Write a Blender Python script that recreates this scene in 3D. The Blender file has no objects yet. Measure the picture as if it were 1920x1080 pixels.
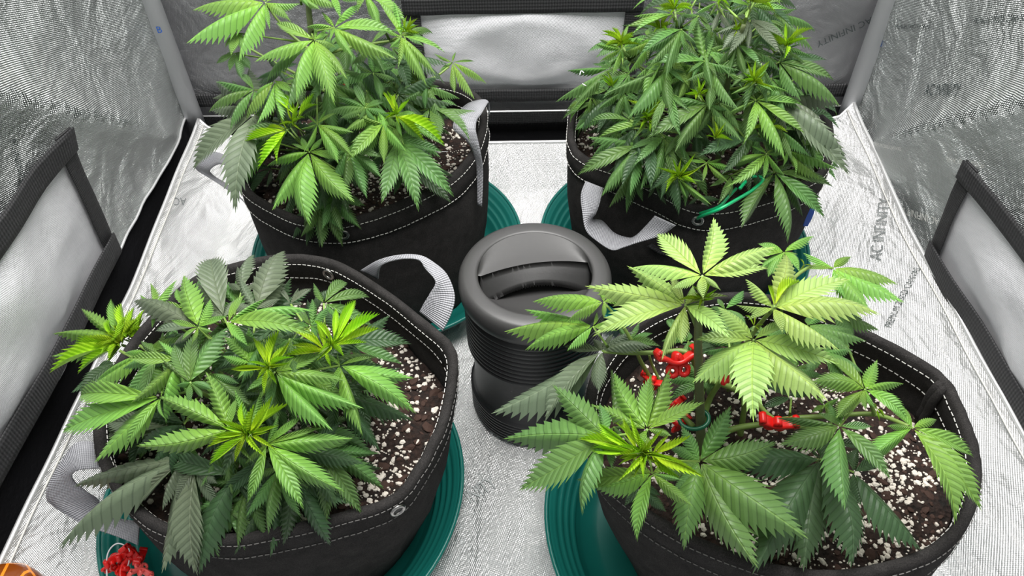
import bpy, bmesh, math, random
from mathutils import Vector, Matrix, noise
random.seed(7)
PI = math.pi
C = bpy.context.scene.collection
SC = bpy.context.scene

# ------------------------------------------------------------------ camera
CAM = Vector((-0.0108, 0.0, 0.8596))
FPX = 1400.0
cR = Vector((0.99986954, -0.00591649, -0.01503015))
cU = Vector((0.01465694, 0.72338653, 0.69028769))
cF = Vector((-0.00678853, 0.69041793, -0.72337887))
cd = bpy.data.cameras.new('camera')
cd.sensor_fit = 'HORIZONTAL'
cd.sensor_width = 36.0
cd.lens = FPX * 36.0 / 1920.0
cd.clip_start = 0.01
cam = bpy.data.objects.new('camera', cd)
m = Matrix((cR, cU, -cF)).transposed().to_4x4()
m.translation = CAM
cam.matrix_world = m
C.objects.link(cam)
SC.camera = cam

# ------------------------------------------------------------------ world and light
W = bpy.data.worlds.new('world')
SC.world = W
W.use_nodes = True
W.node_tree.nodes['Background'].inputs[0].default_value = (0.95, 0.97, 1.0, 1)
W.node_tree.nodes['Background'].inputs[1].default_value = 0.45


def area_light(name, loc, size, power, col=(1, 1, 1), rot=(0, 0, 0)):
    l = bpy.data.lights.new(name, 'AREA')
    l.shape = 'RECTANGLE'
    l.size, l.size_y = size
    l.energy = power
    l.color = col
    o = bpy.data.objects.new(name, l)
    o.location = loc
    o.rotation_euler = rot
    C.objects.link(o)
    return o


area_light('grow_light_panel', (0.0, 0.60, 1.55), (0.95, 0.95), 42.0, (1.0, 0.985, 0.96))
SC.view_settings.view_transform = 'Standard'
SC.view_settings.look = 'None'
SC.view_settings.gamma = 1.0
SC.view_settings.use_curve_mapping = False
SC.view_settings.exposure = 0.0


# ------------------------------------------------------------------ projection of measured points into the room
def ray(px, py):
    return cF + cR * ((px - 960) / FPX) - cU * ((py - 540) / FPX)


def P(px, py, z):
    d = ray(px, py)
    return CAM + d * ((z - CAM.z) / d.z)


def PX(px, py, X):
    d = ray(px, py)
    return CAM + d * ((X - CAM.x) / d.x)


def PY(px, py, Y):
    d = ray(px, py)
    return CAM + d * ((Y - CAM.y) / d.y)


# ------------------------------------------------------------------ object helpers
def link_mesh(name, me, mat=None, parent=None, smooth=True):
    if mat is not None and len(me.materials) == 0:
        me.materials.append(mat)
    if smooth:
        me.polygons.foreach_set('use_smooth', [True] * len(me.polygons))
    o = bpy.data.objects.new(name, me)
    C.objects.link(o)
    if parent is not None:
        o.parent = parent
    return o


def obj(name, bm, mat, parent=None, smooth=True):
    me = bpy.data.meshes.new(name)
    bm.to_mesh(me)
    bm.free()
    return link_mesh(name, me, mat, parent, smooth)


def tag(o, label=None, cat=None, group=None, kind=None):
    if label: o['label'] = label
    if cat: o['category'] = cat
    if group: o['group'] = group
    if kind: o['kind'] = kind
    return o


def empty(name, loc, label=None, cat=None, group=None):
    o = bpy.data.objects.new(name, None)
    o.empty_display_size = 0.02
    C.objects.link(o)
    o.location = loc
    return tag(o, label, cat, group)


def local(parent, o):
    """keep world-space mesh coordinates while parented to an empty away from the origin"""
    o.parent = parent
    o.matrix_parent_inverse = Matrix.Translation(parent.location).inverted()
    return o


def pobj(name, bm, mat, root, smooth=True):
    return local(root, obj(name, bm, mat, None, smooth))


def add_box(bm, c, s, rot=None):
    mt = Matrix.Translation(c) @ (rot.to_4x4() if rot else Matrix.Identity(4)) @ Matrix.Diagonal((s[0], s[1], s[2], 1))
    bmesh.ops.create_cube(bm, size=1.0, matrix=mt)


def frames(pts):
    out = []
    n = len(pts)
    up = Vector((0.13, 0.21, 1)).normalized()
    for i in range(n):
        t = (pts[min(i + 1, n - 1)] - pts[max(i - 1, 0)])
        t = t.normalized() if t.length > 1e-9 else Vector((0, 0, 1))
        a = t.cross(up)
        if a.length < 0.05:
            a = t.cross(Vector((1, 0, 0)))
        a.normalize()
        b = a.cross(t).normalized()
        out.append((t, a, b))
        up = b
    return out


def add_tube(bm, pts, r, seg=8, closed=False, cap=True):
    pts = [Vector(p) for p in pts]
    rs = r if isinstance(r, (list, tuple)) else [r] * len(pts)
    fr = frames(pts)
    rings = []
    for p, (t, a, b), rr in zip(pts, fr, rs):
        rings.append([bm.verts.new(p + (a * math.cos(k * 2 * PI / seg) + b * math.sin(k * 2 * PI / seg)) * rr) for k in range(seg)])
    n = len(rings)
    for i in range(n if closed else n - 1):
        A, B = rings[i], rings[(i + 1) % n]
        for k in range(seg):
            bm.faces.new((A[k], A[(k + 1) % seg], B[(k + 1) % seg], B[k]))
    if cap and not closed:
        bm.faces.new(rings[0][::-1])
        bm.faces.new(rings[-1])


def catmull(pts, n, closed=False):
    pts = [Vector(p) for p in pts]
    N = len(pts)
    out = []
    segs = N if closed else N - 1
    for i in range(segs):
        if closed:
            p0, p1, p2, p3 = pts[(i - 1) % N], pts[i], pts[(i + 1) % N], pts[(i + 2) % N]
        else:
            p0, p1, p2, p3 = pts[max(i - 1, 0)], pts[i], pts[i + 1], pts[min(i + 2, N - 1)]
        for k in range(n):
            t = k / n
            out.append(0.5 * ((2 * p1) + (-p0 + p2) * t + (2 * p0 - 5 * p1 + 4 * p2 - p3) * t * t + (-p0 + 3 * p1 - 3 * p2 + p3) * t ** 3))
    if not closed:
        out.append(pts[-1].copy())
    return out


def add_lathe(bm, prof, c, seg=64, close_bottom=False, close_top=False):
    rings = []
    for r, z in prof:
        rings.append([bm.verts.new((c[0] + r * math.cos(k * 2 * PI / seg), c[1] + r * math.sin(k * 2 * PI / seg), c[2] + z)) for k in range(seg)])
    for A, B in zip(rings[:-1], rings[1:]):
        for k in range(seg):
            bm.faces.new((A[k], A[(k + 1) % seg], B[(k + 1) % seg], B[k]))
    if close_bottom: bm.faces.new(rings[0][::-1])
    if close_top: bm.faces.new(rings[-1])


def ribbon(A, B, th=0.0014, n=6):
    """woven strap between two measured edges"""
    A = catmull(A, n)
    B = catmull(B, n)
    bm = bmesh.new()
    uvl = bm.loops.layers.uv.new('UVMap')
    rows = []
    s = 0.0
    M = 5
    for i, (a, b) in enumerate(zip(A, B)):
        if i: s += ((a + b) / 2 - (A[i - 1] + B[i - 1]) / 2).length
        w = (b - a).length
        rows.append(([bm.verts.new(a.lerp(b, k / (M - 1))) for k in range(M)], s, w))
    for (r0, s0, w0), (r1, s1, w1) in zip(rows[:-1], rows[1:]):
        for k in range(M - 1):
            f = bm.faces.new((r0[k], r0[k + 1], r1[k + 1], r1[k]))
            for l, uv in zip(f.loops, ((k / (M - 1) * w0, s0), ((k + 1) / (M - 1) * w0, s0), ((k + 1) / (M - 1) * w1, s1), (k / (M - 1) * w1, s1))):
                l[uvl].uv = uv
    bmesh.ops.recalc_face_normals(bm, faces=bm.faces)
    g = bmesh.ops.solidify(bm, geom=bm.faces[:], thickness=th)
    return bm


# ------------------------------------------------------------------ materials
class NT:
    def __init__(s, name):
        s.m = bpy.data.materials.new(name)
        s.m.use_nodes = True
        s.t = s.m.node_tree
        s.b = s.t.nodes['Principled BSDF']
        s.out = s.t.nodes['Material Output']

    def n(s, typ, **kw):
        nd = s.t.nodes.new(typ)
        for k, v in kw.items():
            setattr(nd, k, v)
        return nd

    def l(s, a, b):
        s.t.links.new(a, b)

    def math(s, op, a, b=None, c=None):
        nd = s.n('ShaderNodeMath', operation=op)
        for i, v in enumerate((a, b, c)):
            if v is None: continue
            if isinstance(v, (int, float)): nd.inputs[i].default_value = v
            else: s.l(v, nd.inputs[i])
        return nd.outputs[0]

    def mix(s, f, a, b, blend='MIX'):
        nd = s.n('ShaderNodeMix', data_type='RGBA', blend_type=blend)
        for sock, v in ((nd.inputs[0], f), (nd.inputs[6], a), (nd.inputs[7], b)):
            if isinstance(v, (int, float)): sock.default_value = v
            elif isinstance(v, tuple): sock.default_value = v if len(v) == 4 else (*v, 1)
            else: s.l(v, sock)
        return nd.outputs[2]

    def noise(s, vec, scale, detail=3, rough=.5, dist=0):
        nd = s.n('ShaderNodeTexNoise')
        nd.inputs['Scale'].default_value = scale
        nd.inputs['Detail'].default_value = detail
        nd.inputs['Roughness'].default_value = rough
        nd.inputs['Distortion'].default_value = dist
        if vec is not None: s.l(vec, nd.inputs['Vector'])
        return nd.outputs[0]

    def bump(s, h, strength, dist, normal=None):
        nd = s.n('ShaderNodeBump')
        nd.inputs['Strength'].default_value = strength
        nd.inputs['Distance'].default_value = dist
        s.l(h, nd.inputs['Height'])
        if normal is not None: s.l(normal, nd.inputs['Normal'])
        return nd.outputs[0]

    def pos(s):
        return s.n('ShaderNodeNewGeometry').outputs['Position']

    def set(s, **kw):
        for k, v in kw.items():
            sock = s.b.inputs[k.replace('_', ' ')]
            if isinstance(v, (int, float)): sock.default_value = v
            elif isinstance(v, tuple): sock.default_value = v if len(v) == 4 else (*v, 1)
            else: s.l(v, sock)


def plain(name, col, rough=.5, metal=0.0, bump=None, **kw):
    t = NT(name)
    t.set(Base_Color=col, Roughness=rough, Metallic=metal, **kw)
    if bump:
        h = t.noise(t.pos(), bump[0], 3, .6)
        t.set(Normal=t.bump(h, bump[1], bump[2]))
    return t.m


def silver(name, col, rough, weave, crinkle, metal=.9, crsc=9.0, stretch=(1, 1, 1), pitch=.0030, tint=.18):
    t = NT(name)
    uv = t.n('ShaderNodeUVMap').outputs[0]
    sep = t.n('ShaderNodeSeparateXYZ')
    t.l(uv, sep.inputs[0])
    k = 2 * PI / pitch
    a = t.math('SINE', t.math('MULTIPLY', t.math('ADD', sep.outputs[0], t.math('MULTIPLY', sep.outputs[1], .45)), k))
    b = t.math('SINE', t.math('MULTIPLY', t.math('SUBTRACT', sep.outputs[1], t.math('MULTIPLY', sep.outputs[0], .45)), k))
    wv = t.math('MULTIPLY', a, b)
    mp = t.n('ShaderNodeMapping')
    mp.inputs['Scale'].default_value = stretch
    t.l(t.pos(), mp.inputs[0])
    n1 = t.noise(mp.outputs[0], crsc, 4, .55, 1.2)
    n2 = t.noise(mp.outputs[0], crsc * 5, 4, .6, .8)
    n3 = t.noise(mp.outputs[0], 260, 2, .6)
    b1 = t.bump(n1, crinkle, .035)
    b2 = t.bump(n2, crinkle * .8, .006, b1)
    b3 = t.bump(n3, weave * .5, .0012, b2)
    b4 = t.bump(wv, weave, .0012, b3)
    c = t.mix(n2, tuple(x * .88 for x in col), col)
    c = t.mix(t.math('MULTIPLY', t.math('MULTIPLY_ADD', wv, .5, .5), tint), c, tuple(x * .25 for x in col))
    t.set(Base_Color=c, Metallic=metal, Roughness=rough, Normal=b4)
    return t.m


M = {}
M['silver_wall'] = silver('silver_laminate', (.60, .63, .62), .31, .75, .36, pitch=.0034, tint=.40)
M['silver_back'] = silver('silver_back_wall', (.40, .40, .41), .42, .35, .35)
M['silver_flap'] = silver('silver_flap_cloth', (.78, .78, .81), .55, .3, .20, metal=.30, crsc=6)
M['silver_liner'] = silver('silver_floor_liner', (1.0, 1.0, 1.0), .34, .50, .75, metal=.60, crsc=7, stretch=(1.4, .7, 1), pitch=.0036, tint=.26)
M['piping'] = plain('silver_piping', (.80, .80, .80), .35, .6, (400, .3, .001))
M['black_cloth'] = plain('black_tent_cloth', (.012, .012, .014), .55, 0, (90, .4, .004))
M['pole'] = plain('grey_pole_paint', (.80, .80, .83), .45, 0, (60, .05, .001))
M['blue_ink'] = plain('blue_ink', (.02, .10, .40), .6)
M['print'] = plain('dark_print', (.07, .085, .085), .55, .3)
M['print_soft'] = plain('soft_grey_print', (.30, .32, .32), .5, .5)
M['glint_print'] = plain('glinting_print', (.80, .80, .76), .4, .3)  # embossed lettering catching the light, its reflection put into the colour


def webbing(name, c1, c2, pitch=.0016, rough=.6):
    t = NT(name)
    uv = t.n('ShaderNodeUVMap').outputs[0]
    sep = t.n('ShaderNodeSeparateXYZ')
    t.l(uv, sep.inputs[0])
    k = 2 * PI / pitch
    a = t.math('SINE', t.math('MULTIPLY', sep.outputs[1], k))
    b = t.math('SINE', t.math('MULTIPLY', sep.outputs[0], k * .8))
    h = t.math('ADD', a, t.math('MULTIPLY', b, .5))
    f = t.math('MULTIPLY_ADD', h, .33, .5)
    t.set(Base_Color=t.mix(f, c1, c2), Roughness=rough, Normal=t.bump(h, .6, .0006))
    return t.m


M['strap_black'] = webbing('black_webbing', (.008, .008, .009), (.035, .035, .037), .0045)
M['strap_grey'] = webbing('grey_webbing', (.20, .20, .22), (.44, .44, .47), .0022)
M['strap_pad'] = webbing('black_webbing_fine', (.006, .006, .007), (.02, .02, .021), .003)


def felt():
    t = NT('black_felt')
    p = t.pos()
    n1 = t.noise(p, 900, 3, .7)
    n2 = t.noise(p, 60, 4, .6, .5)
    n3 = t.noise(p, 12, 3, .5)
    f = t.math('MULTIPLY', t.math('POWER', n1, 2.2), n2)
    c = t.mix(f, (.010, .0095, .0095), (.20, .186, .18))
    c = t.mix(t.math('MULTIPLY', n3, .35), c, (.018, .016, .016))
    t.set(Base_Color=c, Roughness=.95, Normal=t.bump(n1, .7, .0012, t.bump(n2, .35, .004)))
    t.b.inputs['Specular IOR Level'].default_value = .15
    return t.m


M['felt'] = felt()
M['thread'] = plain('white_thread', (.62, .61, .58), .7)
M['thread_shaded'] = plain('shaded_thread', (.13, .125, .12), .8)  # same thread, shade on the front pots' outer rows put into its colour
M['steel'] = plain('grommet_steel', (.35, .34, .33), .28, 1.0)
M['green_plastic'] = plain('green_plastic', (.008, .135, .112), .30, 0, (40, .05, .002))
M['black_plastic'] = plain('black_plastic', (.020, .020, .021), .42, 0, (300, .08, .0006))
M['ring_plastic'] = plain('charcoal_plastic', (.046, .045, .045), .40, 0, (300, .1, .0006))
M['deep_black'] = plain('deep_black_plastic', (.006, .006, .006), .5)
M['red'] = plain('red_plastic', (.70, .010, .008), .33)
M['red_pale'] = plain('pale_red_plastic', (.80, .10, .09), .35)
M['green_wire'] = plain('green_wire_coating', (.004, .36, .13), .33)
M['dark_green_wire'] = plain('dark_green_wire_coating', (.004, .11, .05), .33)
M['white_wire'] = plain('white_wire', (.78, .78, .80), .35)
M['blue_tab'] = plain('blue_label_cloth', (.005, .055, .30), .6)
M['perlite'] = plain('perlite', (.74, .68, .60), .9, 0, (900, .6, .001))
M['bark'] = plain('bark_chip', (.042, .019, .012), .85, 0, (400, .6, .001))


def soilmat():
    t = NT('potting_soil')
    p = t.pos()
    n1 = t.noise(p, 90, 6, .7)
    n2 = t.noise(p, 500, 3, .7)
    v = t.n('ShaderNodeTexVoronoi')
    v.inputs['Scale'].default_value = 210
    t.l(p, v.inputs['Vector'])
    c = t.mix(t.math('MULTIPLY_ADD', n1, 2.4, -.8), (.004, .003, .002), (.045, .020, .013))
    t.set(Base_Color=c, Roughness=.92, Normal=t.bump(n2, .8, .002, t.bump(v.outputs[0], .9, .005)))
    return t.m


M['soil'] = soilmat()


def ambermat():
    t = NT('amber_swirl_glaze')
    w = t.n('ShaderNodeTexVoronoi', feature='DISTANCE_TO_EDGE')
    w.inputs['Scale'].default_value = 34
    t.l(t.pos(), w.inputs['Vector'])
    f = t.math('LESS_THAN', w.outputs[0], .05)
    t.set(Base_Color=t.mix(f, (.20, .045, .004), (.80, .26, .02)), Roughness=.18)
    t.b.inputs['Coat Weight'].default_value = .6
    return t.m


M['amber'] = ambermat()


def leafmat(name, col, young, vein=(.35, .5), gloss=.42):
    """col: blade colour, young: colour near the leaflet's base; ribs run from the midrib to the teeth"""
    t = NT(name)
    uv = t.n('ShaderNodeUVMap').outputs[0]
    sep = t.n('ShaderNodeSeparateXYZ')
    t.l(uv, sep.inputs[0])
    U = t.math('ABSOLUTE', t.math('SUBTRACT', sep.outputs[0], .5))   # 0..0.5
    V = sep.outputs[1]
    q = t.math('FRACT', t.math('ADD', t.math('MULTIPLY', t.math('SUBTRACT', V, t.math('MULTIPLY', U, .34)), 12.6), .03))
    tri = t.math('ABSOLUTE', t.math('SUBTRACT', q, .5))              # .5 on the rib, 0 between ribs
    line = t.math('SMOOTH_MIN', 1.0, t.math('MULTIPLY', t.math('MAXIMUM', t.math('SUBTRACT', tri, .37), 0.0), 8.0), .1)
    mid = t.math('MULTIPLY', t.math('MAXIMUM', t.math('SUBTRACT', .022, U), 0.0), 45.0)
    oi = t.n('ShaderNodeObjectInfo').outputs['Random']
    n1 = t.noise(t.pos(), 55, 3, .6)
    base = t.mix(t.math('POWER', t.math('SUBTRACT', 1.0, t.math('MINIMUM', V, 1.0)), 2.2), col, young)
    base = t.mix(t.math('MULTIPLY', n1, .45), base, tuple(x * .62 for x in col))
    base = t.mix(t.math('MULTIPLY', line, vein[0]), base, tuple(x * .42 for x in col))
    base = t.mix(t.math('MULTIPLY', mid, .55), base, tuple(min(1, x * 1.25 + .05) for x in young))
    hs = t.n('ShaderNodeHueSaturation')
    t.l(base, hs.inputs['Color'])
    t.l(t.math('MULTIPLY_ADD', oi, .028, .486), hs.inputs['Hue'])
    t.l(t.math('MULTIPLY_ADD', oi, .34, .83), hs.inputs['Value'])
    colr = hs.outputs[0]
    h = t.math('SUBTRACT', t.math('MULTIPLY', t.math('SUBTRACT', .5, tri), 1.0), t.math('MULTIPLY', mid, .6))
    nrm = t.bump(h, .70, .0018, t.bump(t.noise(t.pos(), 700, 2, .6), .25, .0006))
    t.set(Base_Color=colr, Roughness=gloss, Normal=nrm)
    t.b.inputs['Specular IOR Level'].default_value = .35
    tr = t.n('ShaderNodeBsdfTranslucent')
    t.l(t.mix(.5, colr, (.30, .62, .02), 'MULTIPLY'), tr.inputs[0])
    t.l(t.mix(.35, colr, (.35, .75, .02)), tr.inputs[0])
    ms = t.n('ShaderNodeMixShader')
    ms.inputs[0].default_value = .16
    t.l(t.b.outputs[0], ms.inputs[1])
    t.l(tr.outputs[0], ms.inputs[2])
    t.l(ms.outputs[0], t.out.inputs[0])
    return t.m


LM = {
    'y': leafmat('young_leaf', (.33, .58, .03), (.58, .78, .012), (.35, .5)),
    'b': leafmat('bright_leaf', (.165, .33, .075), (.23, .45, .03), (.75, .5)),
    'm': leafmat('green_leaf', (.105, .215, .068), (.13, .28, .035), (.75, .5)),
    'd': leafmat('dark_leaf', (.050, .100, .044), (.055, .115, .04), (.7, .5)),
    'g': leafmat('greyish_leaf', (.135, .175, .115), (.15, .19, .105), (.7, .5)),
    'p': leafmat('pale_leaf', (.29, .43, .13), (.38, .54, .07), (.75, .5)),
}
M['stem'] = plain('green_stem', (.17, .26, .055), .5, 0, (200, .3, .001))
M['stem_dark'] = plain('ribbed_main_stem', (.12, .15, .06), .55, 0, (300, .5, .0015))
M['petiole'] = plain('leaf_stalk', (.20, .33, .06), .5)

# ------------------------------------------------------------------ the tent
YB = 1.176


def nz(x, y, s=0.0):
    return noise.noise(Vector((x, y, s)))


def left_x(y, z):
    # crease running from the front high down to the back corner
    t = (1.06 - y) / .30
    zc = .13 + t * .255
    d = z - zc
    pull = .030 * math.exp(-abs(d) / (.075 if d > 0 else .040)) * min(1, max(0, (1.12 - y) * 6))
    return -.600 + pull + .008 * nz(y * 6, z * 6, 1) + .003 * nz(y * 20, z * 14, 2) + .012 * min(1, max(0, z - .1) * 3)


def right_x(y, z):
    t = (1.06 - y) / .29
    zc = .09 + t * .262
    d = z - zc
    pull = .032 * math.exp(-abs(d) / (.040 if d > 0 else .075)) * min(1, max(0, (1.12 - y) * 6))
    return .600 - pull - .008 * nz(y * 6, z * 6, 3) - .003 * nz(y * 20, z * 14, 4) - .012 * min(1, max(0, z - .1) * 3)


def back_y(x, z):
    return YB - .006 * nz(x * 5, z * 6, 5) - .003 * nz(x * 16, z * 16, 6)


def grid_surface(name, mat, u0, u1, v0, v1, nu, nv, fn, parent=None, v0fn=None):
    bm = bmesh.new()
    uvl = bm.loops.layers.uv.new('UVMap')
    vs = []
    for i in range(nu + 1):
        row = []
        u = u0 + (u1 - u0) * i / nu
        lo = v0fn(u) if v0fn else v0
        for j in range(nv + 1):
            v = lo + (v1 - lo) * (j / nv) ** 1.6
            row.append((bm.verts.new(fn(u, v)), (u, v)))
        vs.append(row)
    for i in range(nu):
        for j in range(nv):
            q = (vs[i][j], vs[i + 1][j], vs[i + 1][j + 1], vs[i][j + 1])
            f = bm.faces.new([a[0] for a in q])
            for l, a in zip(f.loops, q):
                l[uvl].uv = a[1]
    return obj(name, bm, mat, parent)


hemL = lambda y: .107 + .008 * nz(y * 18, 3) + .012 * (y - .6)
hemR = lambda y: .074 + .004 * nz(y * 14, 8)
wl = tag(grid_surface('wall_left', M['silver_wall'], -.15, 1.17, .1, 1.95, 110, 90, lambda y, z: (left_x(y, z), y, z), v0fn=hemL), kind='structure')
wr = tag(grid_surface('wall_right', M['silver_wall'], -.15, 1.17, .07, 1.95, 110, 90, lambda y, z: (right_x(y, z), y, z), v0fn=hemR), kind='structure')
wb = tag(grid_surface('wall_back', M['silver_back'], -.60, .60, .088, 1.95, 90, 80, lambda x, z: (x, back_y(x, z), z)), kind='structure')
tag(grid_surface('ceiling', M['silver_back'], -.60, .60, -.15, 1.17, 12, 12, lambda x, y: (x, y, 1.95)), kind='structure')

# black tent base: floor sheet and the black skirts under the silver walls
bm = bmesh.new()
add_box(bm, (0, .51, -.006), (1.24, 1.36, .006))
floor_sheet = tag(obj('floor', bm, M['black_cloth']), kind='structure')
tag(grid_surface('baseboard_left', M['black_cloth'], -.15, 1.17, -.003, .13, 60, 8, lambda y, z: (-.606 - .004 * nz(y * 9, z * 9, 2), y, z)), kind='structure')
tag(grid_surface('baseboard_right', M['black_cloth'], -.15, 1.17, -.003, .10, 60, 8, lambda y, z: (.606 + .004 * nz(y * 9, z * 9, 2), y, z)), kind='structure')
tag(grid_surface('baseboard_back', M['black_cloth'], -.60, .60, -.003, .12, 60, 8, lambda x, z: (x, YB + .006, z)), kind='structure')


# hems: thin light welts along the wall bottoms
def welt(name, pts, r, mat, parent):
    bm = bmesh.new()
    add_tube(bm, pts, r, 6)
    return obj(name, bm, mat, parent)


welt('hem', [(left_x(y, hemL(y)) + .002, y, hemL(y)) for y in [i * .015 - .1 for i in range(85)]], .0022, M['piping'], wl)
welt('hem', [(right_x(y, hemR(y)) - .002, y, hemR(y)) for y in [i * .015 - .1 for i in range(85)]], .0022, M['piping'], wr)

# zip band low on the back wall: strips of black and grey webbing
for nm, z0, z1, mt in (('lower_strap', .072, .103, 'strap_pad'), ('upper_strap', .122, .147, 'strap_black')):
    bm = ribbon([Vector((x, YB - .009, z0 + .002 * nz(x * 6, 1))) for x in [-.58 + i * .0725 for i in range(17)]],
                [Vector((x, YB - .010, z1 + .003 * nz(x * 7, 2))) for x in [-.58 + i * .0725 for i in range(17)]], .002)
    obj(nm, bm, M[mt], wb)
welt('seam_cord', [Vector((x, YB - .012, .103)) for x in [-.58 + i * .0725 for i in range(17)]], .0018, M['piping'], wb)


# ventilation flaps: light cloth panel inside a black strap frame
def flap(parent, corner_fn, u0, u1, v0, v1, wtop, wside, wbot, both_sides, nrm, front_open=False):
    def S(u, v, off):
        p = Vector(corner_fn(u, v))
        return p + nrm * off
    bm = bmesh.new()
    uvl = bm.loops.layers.uv.new('UVMap')
    n, k = 30, 26
    vs = []
    for i in range(n + 1):
        row = []
        for j in range(k + 1):
            u = u0 + .012 + (u1 - u0 - .022) * i / n
            v = v0 + .012 + (v1 - v0 - .026) * j / k
            e = min(i, n - i) / n * min(j, k - j) / k * 4
            b = .004 + .014 * min(1, e * 3) + .006 * nz(u * 14, v * 14, 9) * min(1, e * 6)
            row.append((bm.verts.new(S(u, v, b)), (u, v)))
        vs.append(row)
    for i in range(n):
        for j in range(k):
            q = (vs[i][j], vs[i + 1][j], vs[i + 1][j + 1], vs[i][j + 1])
            f = bm.faces.new([a[0] for a in q])
            for l, a in zip(f.loops, q): l[uvl].uv = a[1]
    obj('vent_flap', bm, M['silver_flap'], parent)

    def strap(ua, va, ub, vb, du, dv, mt, off=.010):
        N = 10
        A = [S(ua + (ub - ua) * i / N, va + (vb - va) * i / N, off + .002 * nz(i, ua * 9)) for i in range(N + 1)]
        B = [S(ua + (ub - ua) * i / N + du, va + (vb - va) * i / N + dv, off) for i in range(N + 1)]
        return obj('flap_strap', ribbon(A, B, .002, 3), M[mt], parent)
    strap(u0, v1 - wtop, u1, v1 - wtop, 0, wtop, 'strap_black', .014)
    strap(u0, v0, u1, v0, 0, wbot, 'strap_black', .014)
    if wside:
        strap(u1 - wside, v0, u1 - wside, v1, wside, 0, 'strap_pad')
        if both_sides:
            strap(u0, v0, u0, v1, wside, 0, 'strap_pad')


flap(wl, lambda u, v: (left_x(u, v), u, v), .02, .792, .120, .333, .034, .026, .036, True, Vector((1, 0, 0)))
flap(wr, lambda u, v: (right_x(u, v), u, v), .02, .782, .090, .268, .028, .024, .036, True, Vector((-1, 0, 0)))
flap(wb, lambda u, v: (u, back_y(u, v), v), -.190, .200, .128, .320, .030, .028, .022, True, Vector((0, -1, 0)))


# poles in the back corners
def pole(x, y, letter_px, letter, nm_label, z0):
    root = empty('tent_pole', (x, y, z0), nm_label, 'pole')
    bm = bmesh.new()
    add_tube(bm, [(x, y, z0), (x, y, 1.93)], .0155, 24)
    pobj('pole_tube', bm, M['pole'], root)
    bm = bmesh.new()
    add_tube(bm, [(x, y, z0 - .004), (x, y, z0 + .012)], .0165, 24)
    pobj('pole_foot', bm, M['black_plastic'], root)
    return root


def text_mesh(s, size):
    cu = bpy.data.curves.new('t', 'FONT')
    cu.body = s
    cu.size = size
    cu.align_x = 'LEFT'
    cu.resolution_u = 2
    o = bpy.data.objects.new('t', cu)
    C.objects.link(o)
    bpy.context.view_layer.update()
    dg = bpy.context.evaluated_depsgraph_get()
    me = bpy.data.meshes.new_from_object(o.evaluated_get(dg))
    bpy.data.objects.remove(o)
    bpy.data.curves.remove(cu)
    return me


def letter_on(s, a, b, h, fn, mat, parent, name='lettering', flip=1):
    """text running from surface point a to b (surface coordinates u,v), cap height h"""
    me = text_mesh(s, 1.0)
    xs = [v.co.x for v in me.vertices]
    ys = [v.co.y for v in me.vertices]
    x0, x1, y0, y1 = min(xs), max(xs), min(ys), max(ys)
    d = Vector((b[0] - a[0], b[1] - a[1]))
    n = Vector((-d.y, d.x)).normalized() * h * flip
    bm = bmesh.new()
    bm.from_mesh(me)
    bmesh.ops.subdivide_edges(bm, edges=[e for e in bm.edges if e.calc_length() > .3], cuts=1)
    for v in bm.verts:
        tx = (v.co.x - x0) / (x1 - x0)
        ty = (v.co.y - y0) / (y1 - y0)
        q = Vector(a) + d * tx + n * ty
        v.co = fn(q.x, q.y)
    me2 = bpy.data.meshes.new(name)
    bm.to_mesh(me2)
    bm.free()
    return link_mesh(name, me2, mat, parent, smooth=False)


pl = pole(-.586, 1.150, None, 'B', 'grey tent pole in the left back corner marked with a blue B', .052)
pr = pole(.588, 1.150, None, 'B', 'grey tent pole in the right back corner with a half-turned blue letter', .058)


def pole_text(root, x, y, zc, ang, h, parent):
    def fn(u, v):
        a = ang + u / .0155
        r = .0159
        return (x + r * math.cos(a), y + r * math.sin(a), v)
    return letter_on('B', (-.0035, zc), (.0035, zc), h, fn, M['blue_ink'], parent)


local(pl, pole_text(pl, -.586, 1.150, PX(303, 40, -.586).z - .006, math.radians(-72), .011, None))
local(pr, pole_text(pr, .588, 1.150, PX(1641, 76, .588).z - .006, math.radians(-52), .011, None))

RW = lambda u, v: (right_x(u, v) - .0022, u, v)
LW = lambda u, v: (left_x(u, v) + .0022, u, v)
BW = lambda u, v: (u, back_y(u, v) - .003, v)


def wall_txt(s, p0, p1, h, side, mat, flip=1):
    if side == 'R':
        a, b = PX(*p0, .592), PX(*p1, .592)
        return letter_on(s, (a.y, a.z), (b.y, b.z), h, RW, mat, wr, flip=flip)
    if side == 'L':
        a, b = PX(*p0, -.592), PX(*p1, -.592)
        return letter_on(s, (a.y, a.z), (b.y, b.z), h, LW, mat, wl, flip=flip)
    a, b = PY(*p0, YB - .004), PY(*p1, YB - .004)
    return letter_on(s, (a.x, a.z), (b.x, b.z), h, BW, mat, wb, flip=flip)


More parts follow.
